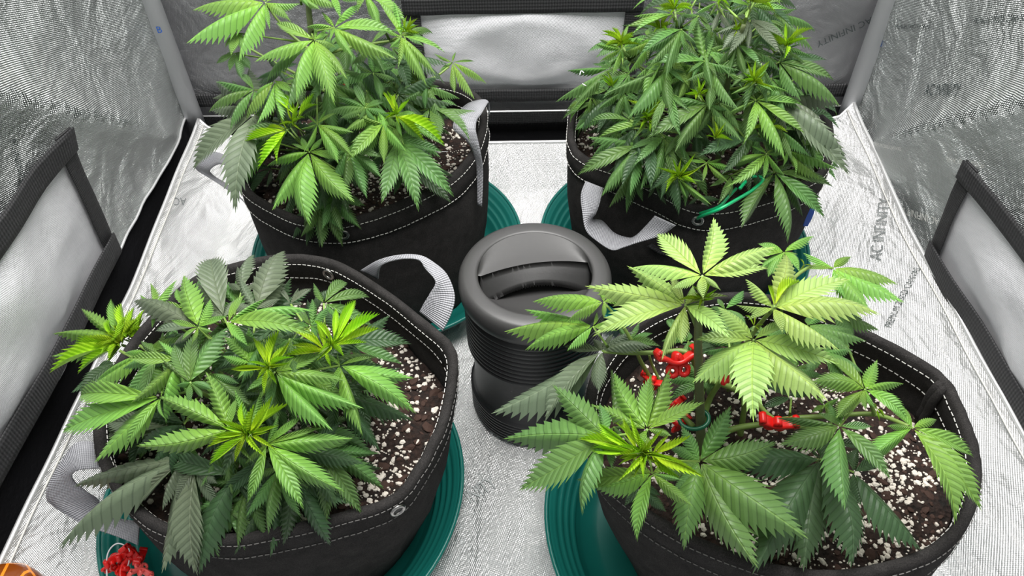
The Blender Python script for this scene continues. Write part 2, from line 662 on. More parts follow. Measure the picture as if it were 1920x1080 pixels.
wall_txt('AC INFINITY', (1739, 178), (1813, 180), .016, 'R', M['print'], -1)
wall_txt('PREMIUM 2000D CANVAS', (1681, 54), (1748, 53), .006, 'R', M['print'], -1)
wall_txt('PREMIUM 2000D CANVAS', (1837, 45), (1932, 39), .008, 'R', M['print'], -1)
wall_txt('PREMIUM 2000D CANVAS', (1655, 273), (1715, 283), .006, 'R', M['glint_print'], -1)
wall_txt('PREMIUM 2000D CANVAS', (1858, 305), (1795, 294), .007, 'R', M['glint_print'], -1)
wall_txt('AC INFINITY', (1760, 410), (1690, 388), .011, 'R', M['glint_print'], -1)
wall_txt('AC INFINITY', (1634, 32), (1531, 80), .013, 'B', M['print'])
wall_txt('INFINITY', (885, 104), (930, 84), .008, 'B', M['silver_back'])
wall_txt('AC INFINITY', (1078, 112), (1120, 88), .008, 'B', M['silver_back'])
wall_txt('AC INFINITY', (8, 262), (34, 346), .012, 'L', M['print'])


# ------------------------------------------------------------------ removable silver floor liner with upstanding sides
def lip_h(x, y):
    return 1.0


def liner(u, v):
    """u in -1..1 across, v in 0..1 front to back -> 3D"""
    y = -.06 + v * 1.19
    wr_ = .0055 * nz(u * 4, v * 5, 11) + .0022 * nz(u * 13, v * 15, 12) + .004 * max(0, 1 - abs(nz(u * 5, v * 6, 17)) * 9)
    if y < .62: wr_ += .005 * math.exp(-((u - .055) / .012) ** 2) * min(1, (.62 - y) * 8)
    wr_ += .004 * math.exp(-((y - 1.035) / .006) ** 2)
    au = abs(u)
    if u < 0:
        X0, X1, H = .505, .572, .080 + .035 * max(0, (y - .75) / .4)
    else:
        X0, X1, H = .470, .585, .092 + .035 * max(0, (y - .85) / .3)
    fl = .80
    if au < fl:
        x = au / fl * X0
        z = wr_ * min(1, (fl - au) * 8 + .3) + .001
        if any(math.hypot(x * math.copysign(1, u) - a, y - b) < .20 for a, b in ((-.215, .88), (.238, .88), (-.292, .452), (.231, .402))): z = min(z, .003)
    else:
        t = (au - fl) / (1 - fl)
        x = X0 + (X1 - X0) * (t ** .8) + .006 * nz(t * 2, v * 8, 13 + (u > 0)) * math.sin(PI * t)
        z = .002 + H * t ** 1.25 + .003 * nz(t * 3, v * 12, 15)
    x = math.copysign(x, u)
    vb = .925
    if v > vb:
        t = (v - vb) / (1 - vb)
        y = -.06 + vb * 1.19 + (1.135 - (-.06 + vb * 1.19)) * t ** .85
        cz = .054 + .05 * max(0, (au - .72) / .28)
        z = max(z, .002 + cz * t ** 1.15 + .002 * nz(u * 9, t, 16))
    return Vector((x, y, z))


bm = bmesh.new()
uvl = bm.loops.layers.uv.new('UVMap')
NU, NV = 150, 130
vs = [[bm.verts.new(liner(-1 + 2 * i / NU, j / NV)) for j in range(NV + 1)] for i in range(NU + 1)]
for i in range(NU):
    for j in range(NV):
        f = bm.faces.new((vs[i][j], vs[i + 1][j], vs[i + 1][j + 1], vs[i][j + 1]))
        for l, (a, b) in zip(f.loops, ((i, j), (i + 1, j), (i + 1, j + 1), (i, j + 1))):
            l[uvl].uv = (a / NU * 1.35, b / NV * 1.25)
mat_root = empty('floor_liner', (0, .5, 0), 'crinkled silver floor liner with raised piped edges lying under the green saucers', 'mat')
pobj('liner_sheet', bm, M['silver_liner'], mat_root)
for nm, path in (('edge_piping', [liner(-1, j / 60) for j in range(61)]), ('edge_piping', [liner(1, j / 60) for j in range(61)]), ('edge_piping', [liner(-1 + 2 * i / 60, 1) for i in range(61)])):
    bm = bmesh.new()
    add_tube(bm, path, .0032, 8)
    pobj(nm, bm, M['piping'], mat_root)
for s in (-1, 1):
    bm = bmesh.new()
    add_tube(bm, [liner(s * .985, j / 60) + Vector((-s * .002, 0, .001)) for j in range(61)], .0012, 5)
    pobj('piping_stitch', bm, M['thread'], mat_root)


LG = []
for i in range(141):
    for j in range(141):
        u, v = -1 + 2 * i / 140, j / 140
        d = liner(u, v) - CAM
        k = d.dot(cF)
        LG.append((960 + FPX * d.dot(cR) / k, 540 - FPX * d.dot(cU) / k, u, v))


def luv(px, py):
    q = sorted(((x - px) ** 2 + (y - py) ** 2, u, v) for x, y, u, v in LG)[:4]
    w = [1 / (d + 1) for d, _, _ in q]
    return Vector((sum(a * e[1] for a, e in zip(w, q)) / sum(w), sum(a * e[2] for a, e in zip(w, q)) / sum(w)))


def liner_txt(s, a, b, t, mat):
    """letters printed on the liner from a to b, t = top of the first letter (measured points laid onto the cloth)"""
    A, B, T = luv(*a), luv(*b), luv(*t)
    me = letter_on(s, (0, 0), (1, 0), 1.0, lambda u, v: liner(*(A + (B - A) * u + (T - A) * v)) + Vector((-.0022 if A.x > .8 else .0, 0, .0016)), mat, None)
    return local(mat_root, me)


liner_txt('AC INFINITY', (1652, 490), (1672, 372), (1632, 486), M['print_soft'])
liner_txt('PREMIUM 2000D CANVAS', (1672, 616), (1726, 505), (1662, 611), M['print'])
liner_txt('AC', (350, 372), (327, 372), (350, 387), M['print_soft'])
liner_txt('AC INFINITY', (812, 990), (934, 912), (798, 970), M['print_soft'])

# ------------------------------------------------------------------ saucers
def saucer(c, r, label):
    root = empty('plant_saucer', (c[0], c[1], .006), label, 'saucer')
    prof = [(.0, .006), (r * .70, .006), (r * .80, .0075), (r * .805, .011)]
    for i in range(4):
        rr = r * (.83 + i * .036)
        z = .013 + i * .008
        prof += [(rr, z), (rr + .001, z + .0065), (rr + .0035, z + .0072)]
    prof += [(r * .965, .046), (r * .985, .049), (r, .049), (r * 1.005, .046), (r * .985, .044), (r * .93, .030), (r * .84, .004), (r * .80, .002), (0, .002)]
    bm = bmesh.new()
    add_lathe(bm, prof, (c[0], c[1], .004), 128)
    bmesh.ops.remove_doubles(bm, verts=bm.verts[:], dist=1e-5)
    pobj('dish', bm, M['green_plastic'], root)
    bm = bmesh.new()
    n = 96
    add_tube(bm, [(c[0] + r * .994 * math.cos(i * 2 * PI / n), c[1] + r * .994 * math.sin(i * 2 * PI / n), .0525) for i in range(n)], .0028, 8, closed=True)
    pobj('rolled_rim', bm, M['green_plastic'], root)
    return root


saucer((-.215, .880), .213, 'green plastic saucer under the back left fabric pot')
saucer((.238, .880), .210, 'green plastic saucer under the back right fabric pot')
saucer((-.292, .452), .213, 'green plastic saucer under the front left fabric pot')
saucer((.231, .402), .213, 'green plastic saucer with bare floor showing left of the front right pot')

# ------------------------------------------------------------------ fabric pots
POTS = {}


def fabric_pot(key, rim_px, c, rb, soil_z, label, pn=2700, pthr=-.12, z0=.011):
    rim = catmull([P(*q) for q in rim_px], 10, closed=True)
    n = len(rim)
    cen = Vector((sum(p.x for p in rim) / n, sum(p.y for p in rim) / n, 0))
    root = empty('fabric_pot', (c[0], c[1], z0), label, 'plant pot')
    H = []
    # angle-ordered base matched to the rim
    def base(i, k=1.0):
        d = Vector((rim[i].x - cen.x, rim[i].y - cen.y, 0))
        a = math.atan2(d.y, d.x)
        return Vector((c[0] + rb * k * math.cos(a), c[1] + rb * k * math.sin(a), z0))
    def outn(i):
        t = rim[(i + 1) % n] - rim[(i - 1) % n]
        v = Vector((t.y, -t.x, 0)).normalized()
        if v.dot(Vector((rim[i].x - cen.x, rim[i].y - cen.y, 0))) < 0: v = -v
        return v
    def wallp(i, t, off):
        b = base(i)
        r = rim[i]
        p = b.lerp(r, t)
        bul = .010 * math.sin(PI * t)
        p = p + outn(i) * (off + bul + .0035 * nz(i * 10 / n * 2, t * 3, 21) * math.sin(PI * min(1, t * 1.2)) + .0010 * nz(i * 60 / n, t * 12, 22))
        return p
    bm = bmesh.new()
    T = [0, .02, .08, .16, .25, .35, .45, .55, .65, .75, .81, .85]
    outer = [[bm.verts.new(wallp(i, t, .0)) for i in range(n)] for t in T]
    # folded hem: a thicker band
    hem = [(.855, .0022), (.92, .0026), (.975, .0026), (.995, .0018), (1.004, -.001), (1.004, -.005), (.99, -.0075), (.95, -.008), (.855, -.0078), (.85, -.0058)]
    outer += [[bm.verts.new(wallp(i, t, o)) for i in range(n)] for t, o in hem]
    lo = max(.2, (soil_z - .05) / .25)
    outer += [[bm.verts.new(wallp(i, t, -.0058)) for i in range(n)] for t in (.8, .7, .6, .5)]
    for A, B in zip(outer[:-1], outer[1:]):
        for k in range(n):
            bm.faces.new((A[k], A[(k + 1) % n], B[(k + 1) % n], B[k]))
    bm.faces.new(outer[0][::-1])
    bmesh.ops.recalc_face_normals(bm, faces=bm.faces)
    pobj('pot_wall', bm, M['felt'], root)
    # stitching on both faces of the hem
    for t, off, thr_m in ((.972, .0034, 0), (.865, .0030, 0), (.966, -.0088, 1), (.872, -.0086, 1)):
        bm = bmesh.new()
        th_mat = M['thread'] if (thr_m or key[0] == 'B') else M['thread_shaded']
        line = [wallp(i, t, off) for i in range(n)]
        acc = 0
        L = []
        for i in range(n):
            a, b = line[i], line[(i + 1) % n]
            seg = (b - a).length
            L.append((acc, a, b, seg))
            acc += seg
        s = 0.0
        j = 0
        while s < acc - .006:
            def at(q):
                for (s0, a, b, seg) in L:
                    if s0 <= q < s0 + seg: return a.lerp(b, (q - s0) / seg)
                return line[0]
            p0, p1 = at(s), at(s + .0042)
            d = p1 - p0
            if d.length > 1e-4:
                q = d.to_track_quat('X', 'Z').to_matrix()
                add_box(bm, (p0 + p1) / 2, (d.length, .0007, .0007), q)
            s += .0062
        tag(pobj('stitching', bm, th_mat, root, False), kind='stuff')
    POTS[key] = dict(root=root, rim=rim, cen=cen, wall=wallp, outn=outn, n=n, soil=soil_z)

    # soil and its grains
    sroot = empty('potting_soil', (cen.x, cen.y, soil_z - .02), None, None)
    rings = 26
    bm = bmesh.new()
    def sp(i, k):
        # inside the wall at the soil height
        q = wallp(i, min(.97, (soil_z - z0) / max(.05, rim[i].z - z0)), -.0075)
        x = cen.x + (q.x - cen.x) * k
        y = cen.y + (q.y - cen.y) * k
        return Vector((x, y, soil_z + .006 * nz(x * 14, y * 14, 31) + .003 * nz(x * 60, y * 60, 32) - .006 * k ** 6))
    vs = [[bm.verts.new(sp(i, (r + 1) / rings)) for i in range(n)] for r in range(rings)]
    ctr = bm.verts.new((cen.x, cen.y, soil_z))
    for k in range(n):
        bm.faces.new((ctr, vs[0][k], vs[0][(k + 1) % n]))
    for A, B in zip(vs[:-1], vs[1:]):
        for k in range(n):
            bm.faces.new((A[k], B[k], B[(k + 1) % n], A[(k + 1) % n]))
    tag(pobj('soil_bed', bm, M['soil'], sroot), kind='stuff')
    rnd = random.Random(ord(key[0]) * 3 + ord(key[1]))
    # perlite
    def grains(nm, cnt, smin, smax, mat, flat, thr):
        vv, ff = [], []
        tmp = bmesh.new()
        bmesh.ops.create_icosphere(tmp, subdivisions=1, radius=1)
        bv = [v.co.copy() for v in tmp.verts]
        bf = [[v.index for v in f.verts] for f in tmp.faces]
        tmp.free()
        made = 0
        tries = 0
        while made < cnt and tries < cnt * 8:
            tries += 1
            i = rnd.randrange(n)
            k = math.sqrt(rnd.random()) * .985
            p = sp(i, k)
            if nz(p.x * 22, p.y * 22, 41) < thr + rnd.uniform(-.55, .55): continue
            s = smin + (smax - smin) * rnd.random() ** 2.8
            rot = Matrix.Rotation(rnd.random() * 6.28, 3, 'Z') @ Matrix.Rotation(rnd.uniform(-.5, .5), 3, 'X')
            o = len(vv)
            sx, sy, sz = rnd.uniform(.8, 1.3), rnd.uniform(.6, 1.1), flat * rnd.uniform(.7, 1.1)
            for v in bv:
                w = Vector((v.x * sx, v.y * sy, v.z * sz)) * s * rnd.uniform(.78, 1.15)
                w = rot @ w
                vv.append((p.x + w.x, p.y + w.y, p.z + w.z + s * .25 * flat))
            ff += [[a + o for a in f] for f in bf]
            made += 1
        me = bpy.data.meshes.new(nm)
        me.from_pydata(vv, [], ff)
        o = local(sroot, link_mesh(nm, me, mat, None, False))
        tag(o, kind='stuff')
    grains('perlite', pn, .0009, .0038, M['perlite'], .8, pthr)
    grains('bark_chips', 520, .0025, .0075, M['bark'], .35, -1)
    return sroot


rimFL = [(848, 650, .262), (851, 720, .25), (830, 800, .238), (785, 885, .226), (735, 940, .216), (620, 976, .212), (520, 998, .21), (420, 1012, .21), (300, 990, .212), (215, 915, .22), (178, 825, .23), (195, 730, .236), (255, 625, .24), (355, 525, .246), (440, 493, .25), (530, 477, .258), (620, 486, .262), (700, 529, .262), (780, 588, .262)]
rimBL = [(455, 350, .25), (500, 385, .243), (565, 412, .236), (640, 416, .232), (710, 398, .236), (790, 364, .245), (850, 330, .25), (888, 286, .258), (908, 232, .268), (905, 190, .27), (870, 162, .262), (800, 148, .26), (700, 140, .26), (600, 145, .26), (515, 180, .255), (462, 240, .252), (448, 300, .25)]
rimBR = [(1078, 185, .27), (1069, 215, .266), (1069, 262, .26), (1092, 294, .252), (1160, 320, .246), (1235, 353, .24), (1290, 383, .236), (1345, 390, .235), (1420, 376, .24), (1490, 352, .245), (1545, 320, .25), (1562, 270, .255), (1548, 205, .26), (1480, 160, .26), (1400, 142, .26), (1250, 137, .26), (1150, 145, .262), (1100, 162, .268)]
rimFR = [(1590, 604, .262), (1660, 636, .262), (1730, 675, .262), (1778, 712, .262), (1806, 765, .258), (1828, 820, .254), (1837, 870, .25), (1832, 930, .246), (1805, 990, .242), (1755, 1035, .238), (1690, 1060, .234), (1600, 1080, .232), (1500, 1078, .23), (1400, 1055, .23), (1290, 1010, .23), (1190, 950, .234), (1120, 880, .24), (1100, 800, .244), (1112, 700, .25), (1170, 620, .254), (1270, 566, .258), (1380, 548, .26), (1490, 563, .262)]
s1 = fabric_pot('FL', rimFL, (-.275, .462), .150, .192, 'black felt grow pot at the front left with steel eyelet on its front rim')
s2 = fabric_pot('BL', rimBL, (-.222, .868), .152, .205, 'back left black felt grow pot with a grey strap standing over its rim', 1700, .02)
s3 = fabric_pot('BR', rimBR, (.245, .870), .152, .210, 'black felt grow pot at the back right with green wire through its eyelet', 1500, .02)
s4 = fabric_pot('FR', rimFR, (.262, .395), .145, .196, 'black felt grow pot at the front right with its side seam showing inside')
for s, t in ((s1, 'front left'), (s2, 'back left'), (s3, 'back right'), (s4, 'front right')):
    tag(s, 'dark potting soil speckled with white perlite in the %s felt pot' % t, 'soil')


def rim_index(key, px, py):
    """nearest rim sample to the measured point"""
    K = POTS[key]
    best = min(range(K['n']), key=lambda i: (K['rim'][i] - P(px, py, K['rim'][i].z)).length)
    return best


def grommet(key, px, py, t=.925, inside=False):
    K = POTS[key]
    i = rim_index(key, px, py)
    p = K['wall'](i, t, -.0085 if inside else .0035)
    nrm = K['outn'](i) * (-1 if inside else 1)
    q = nrm.to_track_quat('Z', 'Y').to_matrix()
    bm = bmesh.new()
    N = 24
    pts = [p + q @ Vector((.0062 * math.cos(a * 2 * PI / N), .0062 * math.sin(a * 2 * PI / N), 0)) for a in range(N)]
    add_tube(bm, pts, .0020, 8, closed=True)
    g = pobj('eyelet', bm, M['steel'], K['root'])
    bm = bmesh.new()
    vs = [bm.verts.new(p + q @ Vector((.005 * math.cos(a * 2 * PI / N), .005 * math.sin(a * 2 * PI / N), .0004))) for a in range(N)]
    bm.faces.new(vs)
    h = obj('eyelet_hole', bm, M['deep_black'], None)
    h.parent = g
    h.matrix_parent_inverse = g.matrix_parent_inverse.copy()
    h.matrix_parent_inverse = Matrix.Identity(4)
    return p


grommet('FL', 742, 938)
grommet('FL', 620, 487, .93, True)
grommet('BL', 643, 420)
gBR = grommet('BR', 1310, 388)


def strap_handle(key, A, B, Z, mat='strap_grey', name='handle'):
    a = [P(x, y, z) for (x, y), z in zip(A, Z)]
    b = [P(x, y, z) for (x, y), z in zip(B, Z)]
    return pobj(name, ribbon(a, b), M[mat], POTS[key]['root'])


strap_handle('FL', [(677, 506), (707, 489), (747, 479), (788, 480), (818, 496), (840, 518), (853, 554), (847, 587), (831, 620)],
             [(710, 522), (716, 498), (751, 487), (784, 488), (797, 504), (816, 528), (806, 550), (797, 566), (788, 584)],
             [.242, .272, .29, .297, .292, .285, .272, .26, .245])
strap_handle('FL', [(186, 829), (143, 830), (112, 868), (90, 910), (89, 940), (130, 969), (162, 986), (215, 1004), (258, 1022)],
             [(186, 877), (150, 880), (134, 890), (140, 905), (165, 925), (185, 938), (195, 958), (225, 972), (262, 976)],
             [.215, .215, .20, .18, .16, .14, .13, .125, .13])
strap_handle('BL', [(917, 215), (914, 188), (885, 190), (865, 203), (853, 222), (850, 243), (872, 262), (886, 285), (893, 320), (895, 385)],
             [(919, 216), (917, 192), (910, 200), (903, 212), (894, 225), (892, 243), (896, 262), (901, 290), (905, 325), (903, 388)],
             [.27, .295, .302, .304, .300, .294, .282, .262, .232, .185])
strap_handle('BL', [(440, 300), (400, 285), (370, 305), (372, 320), (410, 345), (450, 372)],
             [(445, 325), (415, 308), (395, 318), (400, 328), (428, 348), (462, 384)], [.22, .21, .19, .175, .17, .185])
strap_handle('BR', [(1098, 339), (1089, 365), (1092, 400), (1100, 432), (1118, 450), (1147, 468), (1168, 463), (1192, 455), (1240, 441), (1267, 423)],
             [(1131, 352), (1125, 378), (1118, 400), (1112, 410), (1130, 414), (1152, 436), (1178, 445), (1192, 441), (1210, 424), (1227, 405)],
             [.235, .228, .215, .20, .19, .185, .19, .20, .215, .235])
strap_handle('BR', [(1213, 462), (1235, 475), (1255, 482)], [(1240, 446), (1258, 456), (1262, 470)], [.16, .155, .15], 'strap_pad', 'handle_end')
# blue brand tab sewn on the outside of the back right pot
strap_handle('BR', [(1512, 391), (1508, 408), (1505, 423)], [(1528, 391), (1522, 408), (1514, 423)], [.19, .175, .16], 'blue_tab', 'cloth_tab')

# inside seam of the front right pot
K = POTS['FR']
i0 = rim_index('FR', 1778, 712)
bm = bmesh.new()
for di in (0, 2):
    add_tube(bm, [K['wall'](i0 + di, t, -.0105 + .001 * math.sin(t * 40)) for t in [.995, .96, .93, .90, .86, .82, .78, .74]], [.0035, .005, .0052, .0048, .005, .0045, .004, .003], 8)
pobj('side_seam', bm, M['felt'], K['root'])

# ------------------------------------------------------------------ black ribbed canister in the middle
cx, cy, cz = .010, .608, .006
ROOT = empty('canister', (cx, cy, cz), 'black round ribbed plastic appliance with a recessed carry handle in its top', 'appliance')
prof = [(.0, .0), (.078, .0), (.082, .004)]
z = .006
for i in range(7):
    prof += [(.0845, z), (.0845, z + .0028), (.0815, z + .0036), (.0815, z + .0054)]
    z += .0062
prof += [(.080, .052), (.078, .056), (.078, .128), (.080, .132)]
z = .134
for i in range(10):
    prof += [(.0845, z), (.0845, z + .0034), (.0810, z + .0044), (.0810, z + .0066)]
    z += .0074
prof += [(.081, .210), (.084, .213)]
bm = bmesh.new()
add_lathe(bm, prof, (cx, cy, cz), 96)
pobj('ribbed_body', bm, M['black_plastic'], ROOT)
cap = [(.080, .205), (.085, .212), (.0885, .219), (.0895, .228), (.0885, .237), (.0855, .2425), (.0815, .2445), (.0700, .2445), (.0672, .2440), (.0662, .2425), (.0658, .240)]
bm = bmesh.new()
add_lathe(bm, cap, (cx, cy, cz), 96)
pobj('top_ring', bm, M['ring_plastic'], ROOT)
# recess floor, sloping from the front lip down under the handle
R0 = .0660


def edge_y(x):
    return .008 + .012 * (1 - (x / R0) ** 2) + x * .16


bm = bmesh.new()
N = 40
top, frn = [], []
rows = []
for i in range(N + 1):
    x = -R0 + 2 * R0 * i / N
    yf = -math.sqrt(max(0, R0 * R0 - x * x))
    ye = edge_y(x)
    yb = math.sqrt(max(0, R0 * R0 - x * x))
    ye = max(yf, min(yb, ye))
    col = []
    for j in range(7):
        t = j / 6
        y = yf + (min(yb, ye + .016) - yf) * t
        zz = .240 - .040 * (t ** .60)
        col.append(bm.verts.new((cx + x, cy + y, cz + zz)))
    rows.append(col)
for A, B in zip(rows[:-1], rows[1:]):
    for j in range(6):
        bm.faces.new((A[j], B[j], B[j + 1], A[j + 1]))
pobj('recess_floor', bm, M['ring_plastic'], ROOT)
# shelf behind the handle and the arched band hanging from its front edge
bm = bmesh.new()
rows, band = [], []
for i in range(N + 1):
    x = -R0 + 2 * R0 * i / N
    yb = math.sqrt(max(0, R0 * R0 - x * x))
    ye = max(-yb, min(yb, edge_y(x)))
    rows.append([bm.verts.new((cx + x, cy + ye + (yb - ye) * j / 5, cz + .238 + .006 * (j / 5) ** 1.5)) for j in range(6)])
    u = x / R0
    h = .014 + .015 * abs(u) ** 1.8
    band.append([(cx + x, cy + max(-yb, ye - .024 * (k / 4) * (1 + .15 * u * u)), cz + .238 - h * (k / 4) ** 1.1) for k in range(5)])
for A, B in zip(rows[:-1], rows[1:]):
    for j in range(5):
        bm.faces.new((A[j], B[j], B[j + 1], A[j + 1]))
pobj('recess_shelf', bm, M['ring_plastic'], ROOT)
bm2 = bmesh.new()
bd = [[bm2.verts.new(v) for v in c_] for c_ in band]
for A, B in zip(bd[:-1], bd[1:]):
    for j in range(4):
        bm2.faces.new((A[j], A[j + 1], B[j + 1], B[j]))
bmesh.ops.solidify(bm2, geom=bm2.faces[:], thickness=-.0016)
pobj('carry_handle', bm2, M['ring_plastic'], ROOT)
for i in range(34):
    x = -R0 * .80 + 2 * R0 * .80 * i / 33
    u = x / R0
    ye = edge_y(x) - .021
    zz = .238 - (.014 + .015 * abs(u) ** 1.8)
    bm = bmesh.new()
    add_box(bm, (0, 0, 0), (.0014, .0050, .0075))
    o = obj('grille_tooth', bm, M['deep_black'], ROOT, False) if i == 0 else None
    if i == 0:
        tooth_me = o.data
    else:
        bm.free()
        o = bpy.data.objects.new('grille_tooth', tooth_me)
        C.objects.link(o)
        o.parent = ROOT
    o.location = (x, ye + .003, zz - .0015)
# side switch panel on the lower front
bm = bmesh.new()
for k in range(9):
    a = math.radians(-92 + k * 5)
    r = .0785
    add_box(bm, (cx + r * math.cos(a), cy + r * math.sin(a), cz + .085), (.0075, .0012, .040), Matrix.Rotation(a + PI / 2, 3, 'Z'))
pobj('side_panel', bm, M['deep_black'], ROOT, False)

# ------------------------------------------------------------------ leaflet shapes (shared meshes)
def leaflet_mesh(name, arch, bend, fold, teeth=12, depth=.20, wide=.46, petiolule=.03, tipx=0.0):
    """unit leaflet: base (0,0,0) to tip (0,1,0), half width .5, saw-toothed edge, ribs running to the teeth"""
    bm = bmesh.new()
    uvl = bm.loops.layers.uv.new('UVMap')
    S = .34
    uvs = {}

    CP = [(0, 0), (.06, .07), (.14, .20), (.26, .36), (.40, .475), (.52, .50), (.64, .445), (.74, .335), (.82, .19), (.885, .085), (.94, .035), (1, 0)]
    sh = wide - .45

    def half(v):
        v = max(0.0, min(1.0, v - sh * math.sin(PI * max(0.0, min(1.0, v)))))
        for (a0, b0), (a1, b1) in zip(CP[:-1], CP[1:]):
            if v <= a1: return b0 + (b1 - b0) * (v - a0) / (a1 - a0)
        return 0.0

    def pt(sx, w, v):
        """w: lateral 0..~.5, v along the midrib"""
        y = min(v, 1.06)
        z = arch * 4 * (y ** 1.15) * (1 - y) if y < 1 else 0
        z += fold * w * (1 if fold > 0 else 1)
        z += -.10 * w * w * 2
        x = sx * w + bend * math.sin(PI * min(1, y)) * 1.0
        vert = bm.verts.new((x, y, z))
        uvs[vert] = (.5 + sx * w, v)
        return vert
    N = teeth
    v0 = petiolule
    ks = [v0 + (1 - v0) * (k / N) ** .93 for k in range(N + 1)]
    mids = [pt(1, 0, k) for k in ks]
    for sx in (-1, 1):
        halfs, val = [mids[0]], [mids[0]]
        for k in range(1, N + 1):
            w = half(ks[k])
            for _ in range(14): w = .5 * w + .5 * half(min(1, ks[k] + S * w))
            if k == N:
                halfs.append(mids[k]); val.append(mids[k]); continue
            w1 = w * (1 - depth)
            halfs.append(pt(sx, w1 * .5, min(.995, ks[k] + S * w1 * .5)))
            val.append(pt(sx, w1, min(.995, ks[k] + S * w1)))
        for k in range(N):
            for A, B in ((mids, halfs), (halfs, val)):
                q = [A[k], A[k + 1], B[k + 1], B[k]]
                u = []
                for x in q:
                    if x not in u: u.append(x)
                if len(u) >= 3:
                    f = bm.faces.new(u if sx < 0 else u[::-1])
            if 0 < k < N:
                v = (ks[k] + ks[k + 1]) / 2 if k < N else 1
                k_ = ks[k] * .5 + ks[k + 1] * .5
                w = half(k_)
                for _ in range(14): w = .5 * w + .5 * half(min(1, k_ + S * w))
                tv = ks[k + 1] + .38 * (ks[k + 1] - ks[k])
                w = max(w, .012) * (1.03 if k < N - 1 else .6)
                t = pt(sx, w, min(1.0, tv + S * w * .9))
                if k < N - 1:
                    u = [val[k], val[k + 1], t]
                    bm.faces.new(u if sx < 0 else u[::-1])
    bm.normal_update()
    for f in bm.faces:
        if f.normal.z < 0: f.normal_flip()
        for l in f.loops: l[uvl].uv = uvs[l.vert]
    me = bpy.data.meshes.new(name)
    bm.to_mesh(me)
    bm.free()
    me.materials.append(LM['m'])
    me.polygons.foreach_set('use_smooth', [True] * len(me.polygons))
    return me


LEAF = {}
for ai, a in enumerate((.03, .10, .18, .27)):
    LEAF[ai] = [leaflet_mesh('leaflet', a, bd, fo, depth=dp, wide=wd, tipx=0) for bd, fo, dp, wd in
                ((-.16, -.22, .26, .45), (0, -.15, .28, .42), (.16, -.22, .25, .46), (.0, .22, .26, .44), (-.08, .15, .28, .44), (.08, -.32, .26, .43))]
YOUNG = [leaflet_mesh('leaflet', a, bd, fo, teeth=9, depth=.24, wide=.40) for a, bd, fo in ((.05, .2, .5), (.10, -.2, .6), (.02, 0, .7), (-.05, .25, .5), (.14, .1, .4))]


def place_leaflet(pinv, inv, parent, base, tip, wr, nrm, mat, me, roll=0.0):
    d = tip - base
    L = d.length
    if L < .002: return None
    y = d / L
    z = nrm - y * nrm.dot(y)
    if z.length < .1:
        z = Vector((0, -1, .3)) - y * Vector((0, -1, .3)).dot(y)
    z.normalize()
    if roll:
        z = (Matrix.Rotation(roll, 3, y) @ z).normalized()
    x = y.cross(z).normalized()
    w = wr * L
    mt = Matrix(((x.x * w, y.x * L, z.x * L, base.x), (x.y * w, y.y * L, z.y * L, base.y), (x.z * w, y.z * L, z.z * L, base.z), (0, 0, 0, 1)))
    o = bpy.data.objects.new('leaflet', me)
    C.objects.link(o)
    o.parent = parent
    o.matrix_parent_inverse = pinv
    o.matrix_basis = inv @ mt
    o.material_slots[0].link = 'OBJECT'
    o.material_slots[0].material = LM[mat]
    return o


STALK = None


def tube_between(name, pts, r, mat, root, seg=6):
    bm = bmesh.new()
    add_tube(bm, pts, r, seg)
    return pobj(name, bm, mat, root)


